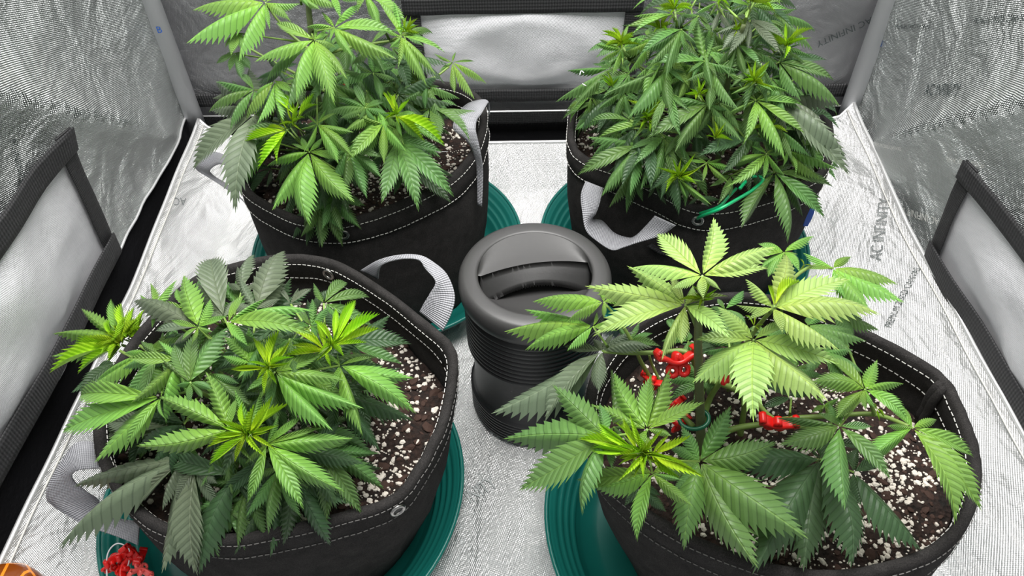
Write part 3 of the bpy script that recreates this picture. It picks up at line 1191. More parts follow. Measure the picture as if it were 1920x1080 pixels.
class Plant:
    def __init__(s, key, label, centre, soil, top, a, rad, wf=1.0):
        s.wf = wf
        s.c, s.soil, s.top, s.a, s.rad = Vector(centre), soil, top, a, rad
        s.root = empty('cannabis_plant', (centre[0], centre[1], soil), label, 'plant')
        s.inv = Matrix.Translation(s.root.location).inverted()
        s.key = key
        s.rnd = random.Random(ord(key[0]) * 31 + ord(key[1]))
        s.nodes = []
        s.hubs = []

    def dome(s, x, y):
        r2 = (x - s.c.x) ** 2 + (y - s.c.y) ** 2
        r2 = min(r2, (s.rad * 1.5) ** 2)
        return max(s.soil + .01, s.top - s.a * r2)

    def hub(s, px, py, layer):
        """walk down the sight line to where it meets the crown's dome, or comes closest to it"""
        d = ray(px, py)
        best, bz = None, 9
        for i in range(260):
            t = .25 + i * .0045
            p = CAM + d * t
            if p.z < s.soil + .015 and best is not None: break
            if abs(p.y - s.c.y) > s.rad * 1.25: continue
            e = p.z - (s.dome(p.x, p.y) - layer)
            if e <= 0:
                return p
            e += .15 * abs(p.y - s.c.y)
            if e < bz: best, bz = p, e
        return best if best is not None else P(px, py, s.soil + .05)

    def leaf(s, kind, px, py, tips, layer=0.0, width=.30, droop=.10, z=None, arch=None, tilt=None):
        rnd = s.rnd
        h = P(px, py, z) if z else s.hub(px, py, layer)
        out = Vector((h.x - s.c.x, h.y - s.c.y, 0))
        N = Vector((0, 0, 1)) + out * (4.2 if tilt is None else tilt)
        N.normalize()
        view = (CAM - h).normalized()
        for _ in range(12):
            if N.dot(view) > .62: break
            N = (N + view * .18).normalized()
        fl = bpy.data.objects.new('fan_leaf', STALKM)
        C.objects.link(fl)
        fl.parent = s.root
        # stalk from the hub towards the nearest stem node
        base = s.attach(h)
        sv = base - h
        if sv.length < .015: sv = Vector((0, 0, -.015))
        Ls = sv.length
        fl.matrix_basis = s.inv @ (Matrix.Translation(h) @ sv.to_track_quat('Z', 'Y').to_matrix().to_4x4() @ Matrix.Diagonal((1, 1, Ls, 1)))
        finv = fl.matrix_basis.inverted()
        young = kind == 'y'
        made = []
        for tp in tips:
            tx, ty = tp[0], tp[1]
            wf = tp[2] if len(tp) > 2 else 1.0
            d = ray(tx, ty)
            den = d.dot(N)
            t = (h - CAM).dot(N) / den if abs(den) > 1e-3 else (h - CAM).length
            q = CAM + d * t
            L = (q - h).length
            dd = d.normalized()
            # nudge along the sight line so the tip hangs lower
            q = q + dd * (droop * L * rnd.uniform(.5, 1.3))
            L = (q - h).length
            if L > .21:  # grazing plane: bring the tip to a believable leaflet length
                q = P(tx, ty, h.z - .03)
                if (q - h).length > .24:
                    q = CAM + dd * (h - CAM).length
            if q.z < s.soil + .004: q = P(tx, ty, s.soil + .004)
            L = (q - h).length
            pxl = math.hypot(tx - px, ty - py) / FPX * (h - CAM).length
            n2 = (N + view * .25 + Vector((rnd.uniform(-.14, .14), rnd.uniform(-.14, .14), 0))).normalized()
            if young:
                me = rnd.choice(YOUNG)
                w = .155 * wf
            else:
                ai = arch if arch is not None else rnd.choice((0, 1, 1, 2))
                me = rnd.choice(LEAF[ai])
                w = width * s.wf * wf * rnd.uniform(.92, 1.08)
            # a foreshortened leaflet keeps its real width
            w = w * min(1.0, max(.5, .12 + .88 * pxl / L)) * .90 if L > 0 else w
            place_leaflet(finv, s.inv, fl, h, q, w, n2, kind, me, rnd.uniform(-.18, .18))
            made.append(q - h)
        # the small basal leaflets that point back over the stalk
        if not young and len(made) >= 2:
            e = N.orthogonal().normalized()
            f = N.cross(e)
            an = sorted(math.atan2(v.dot(f), v.dot(e)) for v in made)
            gaps = [((an[(i + 1) % len(an)] - an[i]) % (2 * PI) or 2 * PI, an[i]) for i in range(len(an))]
            g, a0 = max(gaps)
            mL = sum(v.length for v in made) / len(made)
            if g > 1.75:
                for sgn, a in ((1, a0 + min(.62, g / 3)), (-1, a0 + g - min(.62, g / 3))):
                    dr = e * math.cos(a) + f * math.sin(a)
                    place_leaflet(finv, s.inv, fl, h, h + dr * mL * rnd.uniform(.36, .5) - Vector((0, 0, .004)), width * s.wf, N, kind, rnd.choice(LEAF[1]), 0)
        s.hubs.append(h)
        return h

    def attach(s, h):
        cands = [n for n in s.nodes if n.z < h.z - .004 and (n - h).length > .012]
        if cands:
            b = min(cands, key=lambda n: (n - h).length + .3 * abs(n.z - h.z))
            if (b - h).length < .12: return b
        v = Vector((s.c.x, s.c.y, max(s.soil, h.z - .08))) - h
        return h + v.normalized() * min(.06, v.length)

    def branch(s, pts, r, mat='stem', name='branch'):
        pts = catmull(pts, 5)
        n = len(pts)
        rs = [r * (1 - .45 * i / n) for i in range(n)]
        o = tube_between(name, pts, rs, M[mat], s.root, 8)
        s.nodes += pts[::3]
        return o

    def shoot(s, px, py, layer=0.0, size=.03, n=9, z=None):
        """the bright cluster of unfolding leaflets at a branch end"""
        rnd = s.rnd
        h = P(px, py, z) if z else s.hub(px, py, layer)
        g = bpy.data.objects.new('growing_tip', STALKM)
        C.objects.link(g)
        g.parent = s.root
        base = s.attach(h)
        sv = base - h
        if sv.length < .015: sv = Vector((0, 0, -.015))
        g.matrix_basis = s.inv @ (Matrix.Translation(h) @ sv.to_track_quat('Z', 'Y').to_matrix().to_4x4() @ Matrix.Diagonal((1.2, 1.2, sv.length, 1)))
        ginv = g.matrix_basis.inverted()
        out = Vector((h.x - s.c.x, h.y - s.c.y, 0)) * 3
        ax = (Vector((0, 0, 1)) + out + (CAM - h).normalized() * .35).normalized()
        e = ax.orthogonal().normalized()
        f = ax.cross(e)
        n = int(n * 1.6)
        for k in range(n):
            a = k * 2.399 + rnd.uniform(-.2, .2)
            el = rnd.uniform(.25, 1.3)
            L = size * rnd.uniform(.5, 1.25) * (1.0 if el < .9 else .65)
            dr = (e * math.cos(a) + f * math.sin(a)) * math.cos(el) + ax * math.sin(el)
            place_leaflet(ginv, s.inv, g, h + ax * .002, h + dr * L, .125, ax, 'y', rnd.choice(YOUNG), rnd.uniform(-.5, .5))
        return h

    def fill(s, n, lo, hi, rad, size, kinds='mdd', px_ok=None, wid=.30):
        """the inner leaves between and under the outer ones"""
        rnd = s.rnd
        made = 0
        tries = 0
        while made < n and tries < n * 12:
            tries += 1
            a = rnd.random() * 2 * PI
            r = rad * math.sqrt(rnd.random())
            x, y = s.c.x + r * math.cos(a), s.c.y + r * math.sin(a)
            top = s.dome(x, y)
            zl = max(s.soil + .03, top - hi)
            z = rnd.uniform(zl, max(zl + .005, top - lo))
            h = Vector((x, y, z))
            if px_ok and not px_ok(h): continue
            if any((h - q).length < .013 for q in s.hubs): continue
            kind = rnd.choice(kinds)
            fl = bpy.data.objects.new('fan_leaf', STALKM)
            C.objects.link(fl)
            fl.parent = s.root
            base = s.attach(h)
            sv = base - h
            if sv.length < .015: sv = Vector((0, 0, -.015))
            fl.matrix_basis = s.inv @ (Matrix.Translation(h) @ sv.to_track_quat('Z', 'Y').to_matrix().to_4x4() @ Matrix.Diagonal((1, 1, sv.length, 1)))
            finv = fl.matrix_basis.inverted()
            outv = Vector((math.cos(a), math.sin(a), 0)) * (r / rad)
            N = (Vector((0, 0, 1)) + outv * rnd.uniform(.2, .9) + Vector((rnd.uniform(-.3, .3), rnd.uniform(-.5, .1), 0))).normalized()
            # leaf axis points outward
            ax = (outv + Vector((rnd.uniform(-.5, .5), rnd.uniform(-.6, .4), 0)))
            ax = (ax - N * ax.dot(N)).normalized()
            sd = N.cross(ax)
            cnt = rnd.choice((5, 5, 7))
            sz = size * rnd.uniform(.75, 1.2)
            for k in range(cnt):
                t = k - (cnt - 1) / 2
                ang = t * math.radians(rnd.uniform(34, 42) if cnt == 5 else 29)
                L = sz * (1 - .10 * t * t * (1 if cnt == 5 else .55))
                L = max(L, sz * .3)
                q = h + (ax * math.cos(ang) + sd * math.sin(ang)) * L - Vector((0, 0, rnd.uniform(.05, .4) * L))
                if q.z < s.soil + .004: q.z = s.soil + .004
                place_leaflet(finv, s.inv, fl, h, q, wid * s.wf * rnd.uniform(.9, 1.1), N, kind, rnd.choice(LEAF[rnd.choice((0, 1, 2))]), rnd.uniform(-.2, .2))
            s.hubs.append(h)
            made += 1


def seen(h):
    d = h - CAM
    k = d.dot(cF)
    return 960 + FPX * d.dot(cR) / k, 540 - FPX * d.dot(cU) / k


def br_ok(h):
    x, y = seen(h)
    return not (y > 315 and 1190 < x < 1450) and not (x < 1135 and y > 215) and not (1320 < x < 1375 and 235 < y < 285)


def bl_ok(h):
    x, y = seen(h)
    return not (x > 765 and y > 215) and not (y > 340 and x > 640)


bm = bmesh.new()
add_tube(bm, [(0, 0, 0), (.0, .0, .35), (0, 0, .7), (0, 0, 1)], [.0009, .0010, .0012, .0016], 6)
STALKM = bpy.data.meshes.new('leaf_stalk')
bm.to_mesh(STALKM)
bm.free()
STALKM.materials.append(M['petiole'])
STALKM.polygons.foreach_set('use_smooth', [True] * len(STALKM.polygons))


def run(plant, rows):
    """rows: 'kind hx hy [opts] | tx,ty[,w] ...'"""
    for row in rows.strip().splitlines():
        row = row.strip()
        if not row: continue
        head, tips = row.split('|')
        h = head.split()
        kind, hx, hy = h[0], float(h[1]), float(h[2])
        kw = {}
        for o in h[3:]:
            k, v = o.split('=')
            kw[{'l': 'layer', 'w': 'width', 'd': 'droop', 'z': 'z', 'a': 'arch', 't': 'tilt'}[k]] = int(v) if k == 'a' else float(v)
        if kind == 'S':
            plant.shoot(hx, hy, kw.get('layer', 0), kw.get('width', .03), int(kw.get('tilt', 9)), kw.get('z'))
            continue
        tp = [tuple(float(q) for q in t.split(',')) for t in tips.split()]
        plant.leaf(kind, hx, hy, tp, **kw)


# ---- back left plant
BL = Plant('BL', 'tall loose cannabis plant in the back left pot, drooping fan leaves over its rim', (-.225, .850), .205, .50, 8.5, .19, .92)
BL.branch([P(612, 330, .21), P(603, 240, .30), P(592, 150, .37), P(583, 60, .44), P(575, -20, .49)], .0052, 'stem_dark', 'main_stem')
BL.branch([P(603, 240, .30), P(560, 235, .30), P(500, 225, .31)], .0024)
BL.branch([P(600, 200, .33), P(660, 215, .32), P(735, 225, .325)], .0024)
BL.branch([P(592, 110, .40), P(650, 90, .41), P(745, 75, .41)], .0024)
BL.branch([P(597, 170, .35), P(700, 160, .34), P(800, 150, .35), P(842, 125, .36)], .0024)
BL.branch([P(590, 100, .40), P(540, 60, .42), P(500, 10, .45)], .0022)
BL.branch([P(606, 270, .27), P(590, 290, .28), P(578, 285, .30)], .0022)
BL.branch([P(598, 160, .35), P(520, 120, .36), P(440, 75, .38)], .0022)
run(BL, '''
b 498 5 l=-.01 w=.36 | 349,82,1.1 448,117 547,42 563,7 360,20 507,58,.5 470,-50 530,-45
b 590 75 w=.33 | 476,117 557,192,1.15 628,198 652,150,.8 517,43 590,48,.9 572,60,.5
b 627 52 l=.005 w=.30 | 573,52,.8 602,22 662,108 744,111 743,62,1.1 678,10 617,82,.7
b 560 -15 | 638,18 600,18 580,13 520,-10 650,-20
b 620 -12 l=.01 | 683,3 640,40 700,-20 590,10
b 752 68 l=-.01 w=.25 | 801,163 818,142 837,101,.8 798,57,.6 708,2 737,3 762,31,.6 745,131,.8 759,88,.6
S 760 62 l=-.015 w=.02 t=9 |
b 848 117 l=0 w=.27 | 913,158,1.1 890,187 852,175 822,135 855,97 892,115,.5 812,100,.8
m 695 83 l=.035 | 656,125 723,142 752,110 670,70 730,60
m 700 137 l=.055 w=.34 | 630,158 743,150 715,190 745,125 735,110 665,120 690,100
m 800 160 l=.04 w=.33 | 757,188 797,205 834,237 863,186 787,130 757,165
m 685 202 l=.025 w=.36 | 630,182 663,153 612,212 637,222 733,217 723,192
y 742 217 l=-.01 | 712,169,.8 725,169,.8 742,176,1.4 765,192,1.6 835,275,1.5 797,267,1.3
S 742 217 l=-.01 w=.022 t=8 |
b 744 218 l=.005 w=.25 | 835,275 797,267 810,235,.7
b 719 232 l=-.005 w=.31 | 648,305,1.05 657,268,.9 720,308 762,285 660,210,.7 705,200,.7 728,215,.6 745,245,.5
m 745 262 l=.03 w=.30 | 715,382,1.1 785,398,1.1 852,370 700,300 830,285
g 477 213 l=.01 w=.42 d=.25 | 362,323,1.05 442,402 405,155 468,128,1.1 423,202 513,183 395,208 457,313,.7
g 440 165 l=.05 w=.40 | 402,215 410,150 398,185 470,200
y 558 220 l=-.015 | 511,181,1.5 527,172,1.5 590,172,1.4 598,196,1.4 573,222 540,190 545,222
y 538 243 l=-.01 | 458,267,1.5 483,318,1.6 519,307,1.4 547,250 528,217 500,240,1.2 495,300,1.2
S 552 232 l=-.015 w=.02 t=8 |
m 545 240 l=.015 w=.30 | 449,250 480,262 520,200
b 595 233 l=-.005 w=.28 | 569,286,.8 635,308,1.1 664,298 562,242,.7 575,215,.8 632,212,.8 664,248,.9 612,205,.6
b 580 285 l=.02 w=.34 | 510,395 582,425,1.25 666,380,1.1 500,312,.8 655,300,.8 545,270,.6 610,275,.6
m 500 262 l=.03 w=.32 d=.3 | 445,357,1.1 455,305,.8 475,300
b 445 62 l=.05 w=.5 | 422,90 425,60 448,40 460,95 433,105
m 440 100 l=.05 w=.45 | 430,135 455,150 405,120 470,130
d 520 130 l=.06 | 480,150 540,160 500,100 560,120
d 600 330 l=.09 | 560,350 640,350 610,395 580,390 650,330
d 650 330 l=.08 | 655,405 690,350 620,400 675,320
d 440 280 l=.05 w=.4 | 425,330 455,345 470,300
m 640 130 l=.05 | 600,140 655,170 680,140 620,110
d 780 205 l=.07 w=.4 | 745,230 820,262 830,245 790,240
''')
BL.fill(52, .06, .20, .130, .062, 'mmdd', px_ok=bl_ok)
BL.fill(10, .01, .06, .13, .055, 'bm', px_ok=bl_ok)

# ---- back right plant
BR = Plant('BR', 'dense bushy cannabis plant filling the back right pot', (.240, .865), .210, .50, 8.0, .19, .82)
BR.branch([P(1345, 330, .215), P(1352, 230, .31), P(1372, 120, .40), P(1395, 45, .46)], .0042, 'stem_dark', 'main_stem')
for q in ((1265, 40, .43), (1168, 100, .38), (1218, 240, .31), (1272, 340, .27), (1413, 165, .38), (1440, 300, .30), (1472, 100, .41), (1480, 285, .31), (1155, 130, .36), (1325, 200, .36)):
    BR.branch([P(1350 + (q[0] - 1350) * .1, 200 + (q[1] - 200) * .3, q[2] - .06), P((q[0] + 1350) / 2, (q[1] + 190) / 2 + 10, q[2] - .03), P(q[0], q[1] + 6, q[2] - .008)], .0022)
run(BR, '''
b 1265 26 l=-.01 w=.22 | 1188,31 1172,51 1220,15,.7 1255,0 1297,2 1280,2 1183,67 1200,45
S 1265 20 l=-.015 w=.026 t=10 |
S 1168 86 l=-.01 w=.028 t=10 |
b 1166 92 l=0 w=.24 | 1115,83 1123,75 1181,45,.8 1200,67 1170,115 1123,117 1148,143
m 1147 127 l=.015 w=.27 | 1062,133 1041,192,1.1 1072,207 1120,180 1110,120,.7
m 1278 55 l=.01 w=.26 | 1218,123 1195,84 1202,98 1282,91 1248,150 1195,110
m 1322 115 l=.01 w=.27 | 1307,33,1.3 1247,107 1207,120 1388,132,1.1 1340,60 1290,95
m 1250 130 l=.02 w=.33 | 1131,178 1177,223,1.15 1258,212,1.1 1284,157,.8 1200,150
m 1327 195 l=.02 w=.31 | 1230,185 1211,261,1.1 1265,286,1.1 1392,266 1340,160,.7 1360,230
m 1335 130 l=.015 w=.30 | 1330,208,1.1 1386,207,1.05 1286,152 1432,109,.8 1300,120,.7
g 1405 38 l=.015 w=.32 | 1352,95,1.1 1402,93 1342,63 1465,103 1472,75 1363,107 1380,30
b 1408 12 l=0 w=.24 | 1481,17 1458,23 1379,32 1425,28,.7 1365,2 1470,4 1420,-40 1380,-35
S 1408 6 l=-.01 w=.03 t=12 |
S 1350 2 l=.01 w=.028 t=9 |
b 1345 4 l=.02 w=.26 | 1310,-20 1305,25 1370,20 1385,-10 1330,30
g 1350 20 l=.03 w=.38 | 1325,5 1372,55 1335,60 1390,45
m 1310 30 l=.03 w=.3 | 1290,75 1335,65 1275,30 1330,50
S 1472 90 l=-.005 w=.03 t=10 |
m 1472 92 l=.005 w=.2 | 1500,83 1525,112 1507,103 1463,77,.7 1512,122
m 1460 117 l=.01 w=.28 | 1563,150,1.1 1538,137 1575,200,1.3 1502,191,1.2 1502,103,.8 1443,117
b 1413 157 l=-.01 w=.22 | 1364,137 1392,125,.8 1442,117,.8 1480,173 1453,175 1382,174 1402,180,.7 1430,177,.6 1370,177
S 1413 155 l=-.015 w=.024 t=12 |
b 1417 188 l=0 w=.27 | 1363,214,.9 1392,274 1472,302,1.15 1510,252 1507,198,.9 1385,190,.5
g 1458 182 l=.03 w=.34 | 1575,200,.9 1558,265,1.2 1588,302,1.1 1595,332,1.0 1520,240
b 1437 288 l=.01 w=.28 | 1355,314 1358,352 1430,340,.9 1472,332 1407,273,.8 1467,290,.6
b 1475 282 l=.012 w=.28 | 1535,260 1573,319 1545,340 1491,332,.8 1503,240,.8 1450,270,.5
m 1452 323 l=.03 w=.30 | 1390,428,1.1 1476,458,1.1 1547,410,1.1 1563,352 1420,330,.6
S 1272 333 l=-.005 w=.03 t=12 |
b 1272 335 l=.005 w=.23 | 1208,332 1252,283 1288,290 1318,340 1335,385 1270,361,.8 1288,372 1230,343
m 1200 271 l=.01 w=.31 | 1082,329,1.05 1127,370,1.05 1182,369 1247,316 1100,257 1215,250,.5
S 1218 226 l=-.01 w=.03 t=14 |
b 1218 229 l=0 w=.22 | 1117,262 1185,266 1227,183 1248,212,.8 1193,218,.7 1205,210,.7 1150,250,.8
m 1138 200 l=.03 w=.36 | 1080,244,1.1 1117,176 1103,233 1175,210 1150,185
m 1182 225 l=.012 w=.26 | 1103,233 1120,215 1140,245
d 1400 262 l=.03 w=.30 | 1305,295,1.2 1330,285 1350,330 1440,265
b 1325 305 l=.02 w=.30 | 1355,297 1367,343 1317,343 1290,300 1380,320
m 1370 330 l=.04 w=.32 | 1367,372 1330,350 1400,350 1345,385
d 1230 350 l=.06 w=.3 | 1215,372 1250,385 1280,375 1200,350
m 1275 250 l=.03 w=.3 | 1247,293 1300,270 1320,260 1285,300 1250,240
d 1310 370 l=.06 w=.4 | 1290,385 1330,388 1350,375
m 1500 215 l=.05 w=.3 | 1560,290 1530,310 1490,300 1545,230
m 1400 110 l=.03 w=.3 | 1375,135 1420,140 1440,100 1385,90
m 1435 60 l=.02 w=.26 | 1480,110 1455,95 1465,70 1410,85
''')
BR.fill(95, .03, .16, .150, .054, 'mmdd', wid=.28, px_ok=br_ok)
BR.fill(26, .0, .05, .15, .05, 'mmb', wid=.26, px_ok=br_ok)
for px, py in ((1240, 60), (1380, 60), (1310, 180), (1440, 240), (1150, 165), (1340, 260)):
    BR.shoot(px, py, .005, .022, 8)

# ---- front left plant
FL = Plant('FL', 'low spreading dark green cannabis plant in the front left pot', (-.245, .470), .192, .375, 5.0, .2, .84)
FL.branch([P(470, 830, .196), P(455, 740, .25), P(440, 680, .30)], .006, 'stem_dark', 'main_stem')
for q in ((225, 650, .27), (262, 640, .28), (300, 750, .27), (372, 620, .30), (505, 700, .33), (470, 685, .32), (625, 655, .30), (470, 820, .32), (430, 810, .31), (500, 838, .30), (635, 690, .29), (430, 600, .31), (360, 720, .31), (441, 885, .25)):
    FL.branch([P(460 + (q[0] - 460) * .1, 770 + (q[1] - 770) * .1, .225), P((q[0] + 460) / 2, (q[1] + 760) / 2 + 12, (q[2] + .225) / 2), P(q[0], q[1] + 8, q[2] - .012)], .0026)
run(FL, '''
b 223 633 l=-.002 w=.30 | 98,626,1.05 152,578,1.05 96,668,1.1 208,560 237,600,.8 175,680,.6
y 228 648 l=-.015 | 92,700,1.3 145,702,1.2 202,682,1.1 140,650,1.2 205,600 238,608 130,672,1.3
y 240 635 l=-.015 | 228,568,1.4 252,575,1.3 278,617,1.3 240,612 270,595,1.1 215,610
S 246 632 l=-.015 w=.025 t=12 |
S 228 646 l=-.015 w=.03 t=14 |
S 262 628 l=-.012 w=.025 t=10 |
b 272 660 l=.01 w=.32 | 357,635,1.0 163,733,1.15 312,742,1.3 180,715,.7
b 302 745 l=0 w=.31 | 116,812,1.15 152,742,1.1 176,868,1.15 238,838,.95 313,788,.8 300,715,.5
b 285 585 l=.005 w=.33 | 333,524,1.0 282,529,1.0 262,552,.8 300,600
g 372 613 l=.01 w=.36 | 250,567,1.2 290,622 300,590
b 372 613 l=-.003 w=.40 | 345,515,1.35 428,592,.8 340,640,.9 395,560,1.1 320,600,.7
g 420 595 l=.02 w=.55 t=-1 | 396,486,1.15 370,530,.9
g 480 579 l=.02 w=.52 t=-1 | 534,470,1.15 450,520,.8 535,500,.9
g 453 545 l=.03 w=.5 t=-1 | 478,477 445,500
g 545 570 l=.03 w=.40 | 586,541 560,540 520,540,.9
b 428 604 l=-.005 w=.34 a=2 | 590,583,.8 594,630,.9 500,560,.6
m 357 717 l=.0 w=.46 | 430,612,1.1 327,645,1.0 293,662,.8 380,747,.8 398,730,.9 370,620,.8
m 583 612 l=.015 w=.42 | 620,573,1.1 585,560 560,578 548,610 595,650
m 445 625 l=.01 w=.5 | 480,640 450,650 430,640 465,660
b 515 698 l=-.005 w=.30 | 683,766,1.05 625,808,1.05 608,662,1.1 487,752,.9 652,714,1.0
y 503 690 l=-.015 | 525,617,1.5 540,647,1.4 473,632,1.5 520,722,1.5 432,693,1.3 495,740,1.5 545,680,1.2
S 507 690 l=-.02 w=.025 t=9 |
b 470 680 l=.005 w=.42 | 420,632 466,613,1.1 417,667 445,712,.8 505,650,.8
y 627 647 l=-.015 | 667,562,1.5 630,577,1.3 713,588,1.5 713,615,1.5 690,642,1.3 647,667 588,600,1.4 655,600,1.2
y 610 658 l=-.01 | 540,618,1.6 545,647,1.3 528,668,1.4 622,690,1.6 592,600,1.5 565,625,1.2
S 620 650 l=-.018 w=.025 t=9 |
b 637 685 l=0 w=.30 | 777,709,1.05 781,776,1.1 680,818,.95 632,660,.7 700,670,.6
d 640 640 l=.03 w=.36 | 732,590,1.1 772,645,1.2 638,563,1.0 605,575
b 430 805 l=0 w=.32 | 255,836,1.1 298,744,1.1 385,695,1.15 480,870,.5
y 465 813 l=-.015 | 455,752,1.3 512,740,1.5 545,755,1.4 523,797,1.3 398,817,1.3 387,840,1.4 392,872,1.5 440,868,1.4 415,800
S 470 815 l=-.022 w=.03 t=14 |
b 470 800 l=0 w=.30 | 490,733,1.0 440,730,.8 505,760,.8
b 500 833 l=-.005 w=.29 | 663,822,1.1 572,777,.9 648,923,1.15 570,956,1.15 463,945,1.0 610,800,.5
m 520 700 l=.03 w=.3 | 520,800,1.0 560,790 500,790
d 560 845 l=.03 w=.38 | 686,870,1.1 640,789 587,920 632,955,1.0 574,936,.8
d 441 891 l=.04 w=.40 d=.3 | 315,862 374,1078,1.1 480,950,.8 418,954,.7 520,930
g 345 860 l=.035 w=.33 d=.35 | 107,1032,.95 137,913,.8 240,900,.7
g 335 870 l=.03 w=.44 d=.45 | 303,1076,1.05 260,960,.6
g 365 880 l=.025 w=.50 d=.45 | 371,1080,1.0 419,954,.75
d 215 680 l=.05 w=.5 d=.2 | 133,737 150,744 190,740
m 395 700 l=.03 w=.34 | 470,760,1.0 430,770 405,650 450,720
m 400 770 l=.03 w=.34 | 380,800 350,790 450,770
g 320 800 l=.05 w=.4 | 200,790 270,820 340,850 190,815
d 560 620 l=.04 w=.34 | 520,640 540,660 600,640 580,590
m 390 570 l=.02 w=.40 | 372,525 410,540 420,590 355,560
m 300 640 l=.02 w=.34 | 330,690 290,690 340,660 320,615
''')
FL.fill(44, .03, .12, .150, .062, 'mmdd', px_ok=lambda h: h.x < -.17 and h.y < .50)
FL.fill(10, .0, .03, .13, .05, 'mb', px_ok=lambda h: h.x < -.19 and .40 < h.y < .49)

# ---- front right plant
FR = Plant('FR', 'pale open cannabis plant tied down with red clips in the front right pot', (.225, .385), .196, .470, 7.5, .2)
S0 = P(1314, 850, .196)
STK = [S0, P(1313, 780, .25), P(1310, 700, .32), P(1309, 620, .385), P(1316, 530, .450)]
FR.branch(STK, .0052, 'stem_dark', 'main_stem')
FR.branch([P(1308, 690, .315), P(1285, 660, .32), P(1235, 661, .315), P(1180, 662, .31), P(1131, 659, .31)], .0030)
FR.branch([P(1300, 800, .225), P(1255, 755, .225), P(1222, 712, .24), P(1200, 675, .275), P(1193, 655, .30)], .0030)
FR.branch([P(1255, 755, .225), P(1240, 720, .235), P(1223, 685, .255), P(1217, 665, .28)], .0020)
FR.branch([P(1316, 800, .235), P(1332, 745, .26), P(1372, 690, .32), P(1415, 640, .375)], .0034)
FR.branch([P(1330, 712, .285), P(1375, 728, .275), P(1408, 745, .262), P(1450, 785, .25), P(1500, 800, .245), P(1560, 795, .25)], .0032)
FR.branch([P(1330, 820, .215), P(1380, 803, .225), P(1430, 795, .235), P(1480, 785, .245), P(1560, 780, .255), P(1640, 777, .27), P(1705, 800, .285)], .0034)
FR.branch([P(1388, 815, .205), P(1395, 770, .235), P(1398, 735, .262)], .0034)
FR.branch([P(1640, 777, .27), P(1632, 755, .285), P(1623, 733, .30)], .0022)
FR.branch([P(1372, 690, .32), P(1415, 620, .37), P(1449, 580, .41)], .0026)
FR.branch([P(1309, 620, .385), P(1297, 590, .40), P(1286, 573, .415)], .0022)
FR.branch([P(1330, 850, .200), P(1300, 865, .215), P(1255, 870, .24), P(1215, 862, .28)], .0028)
FR.branch([P(1215, 862, .28), P(1214, 830, .31), P(1213, 808, .33)], .0018)
FR.branch([P(1340, 860, .2), P(1420, 870, .21), P(1480, 860, .225), P(1539, 863, .24)], .0028)
FR.branch([P(1449, 580, .40), P(1480, 530, .37), P(1520, 500, .36), P(1560, 503, .37)], .0022)
FR.branch([P(1185, 640, .32), P(1160, 600, .34), P(1133, 568, .35)], .0020)
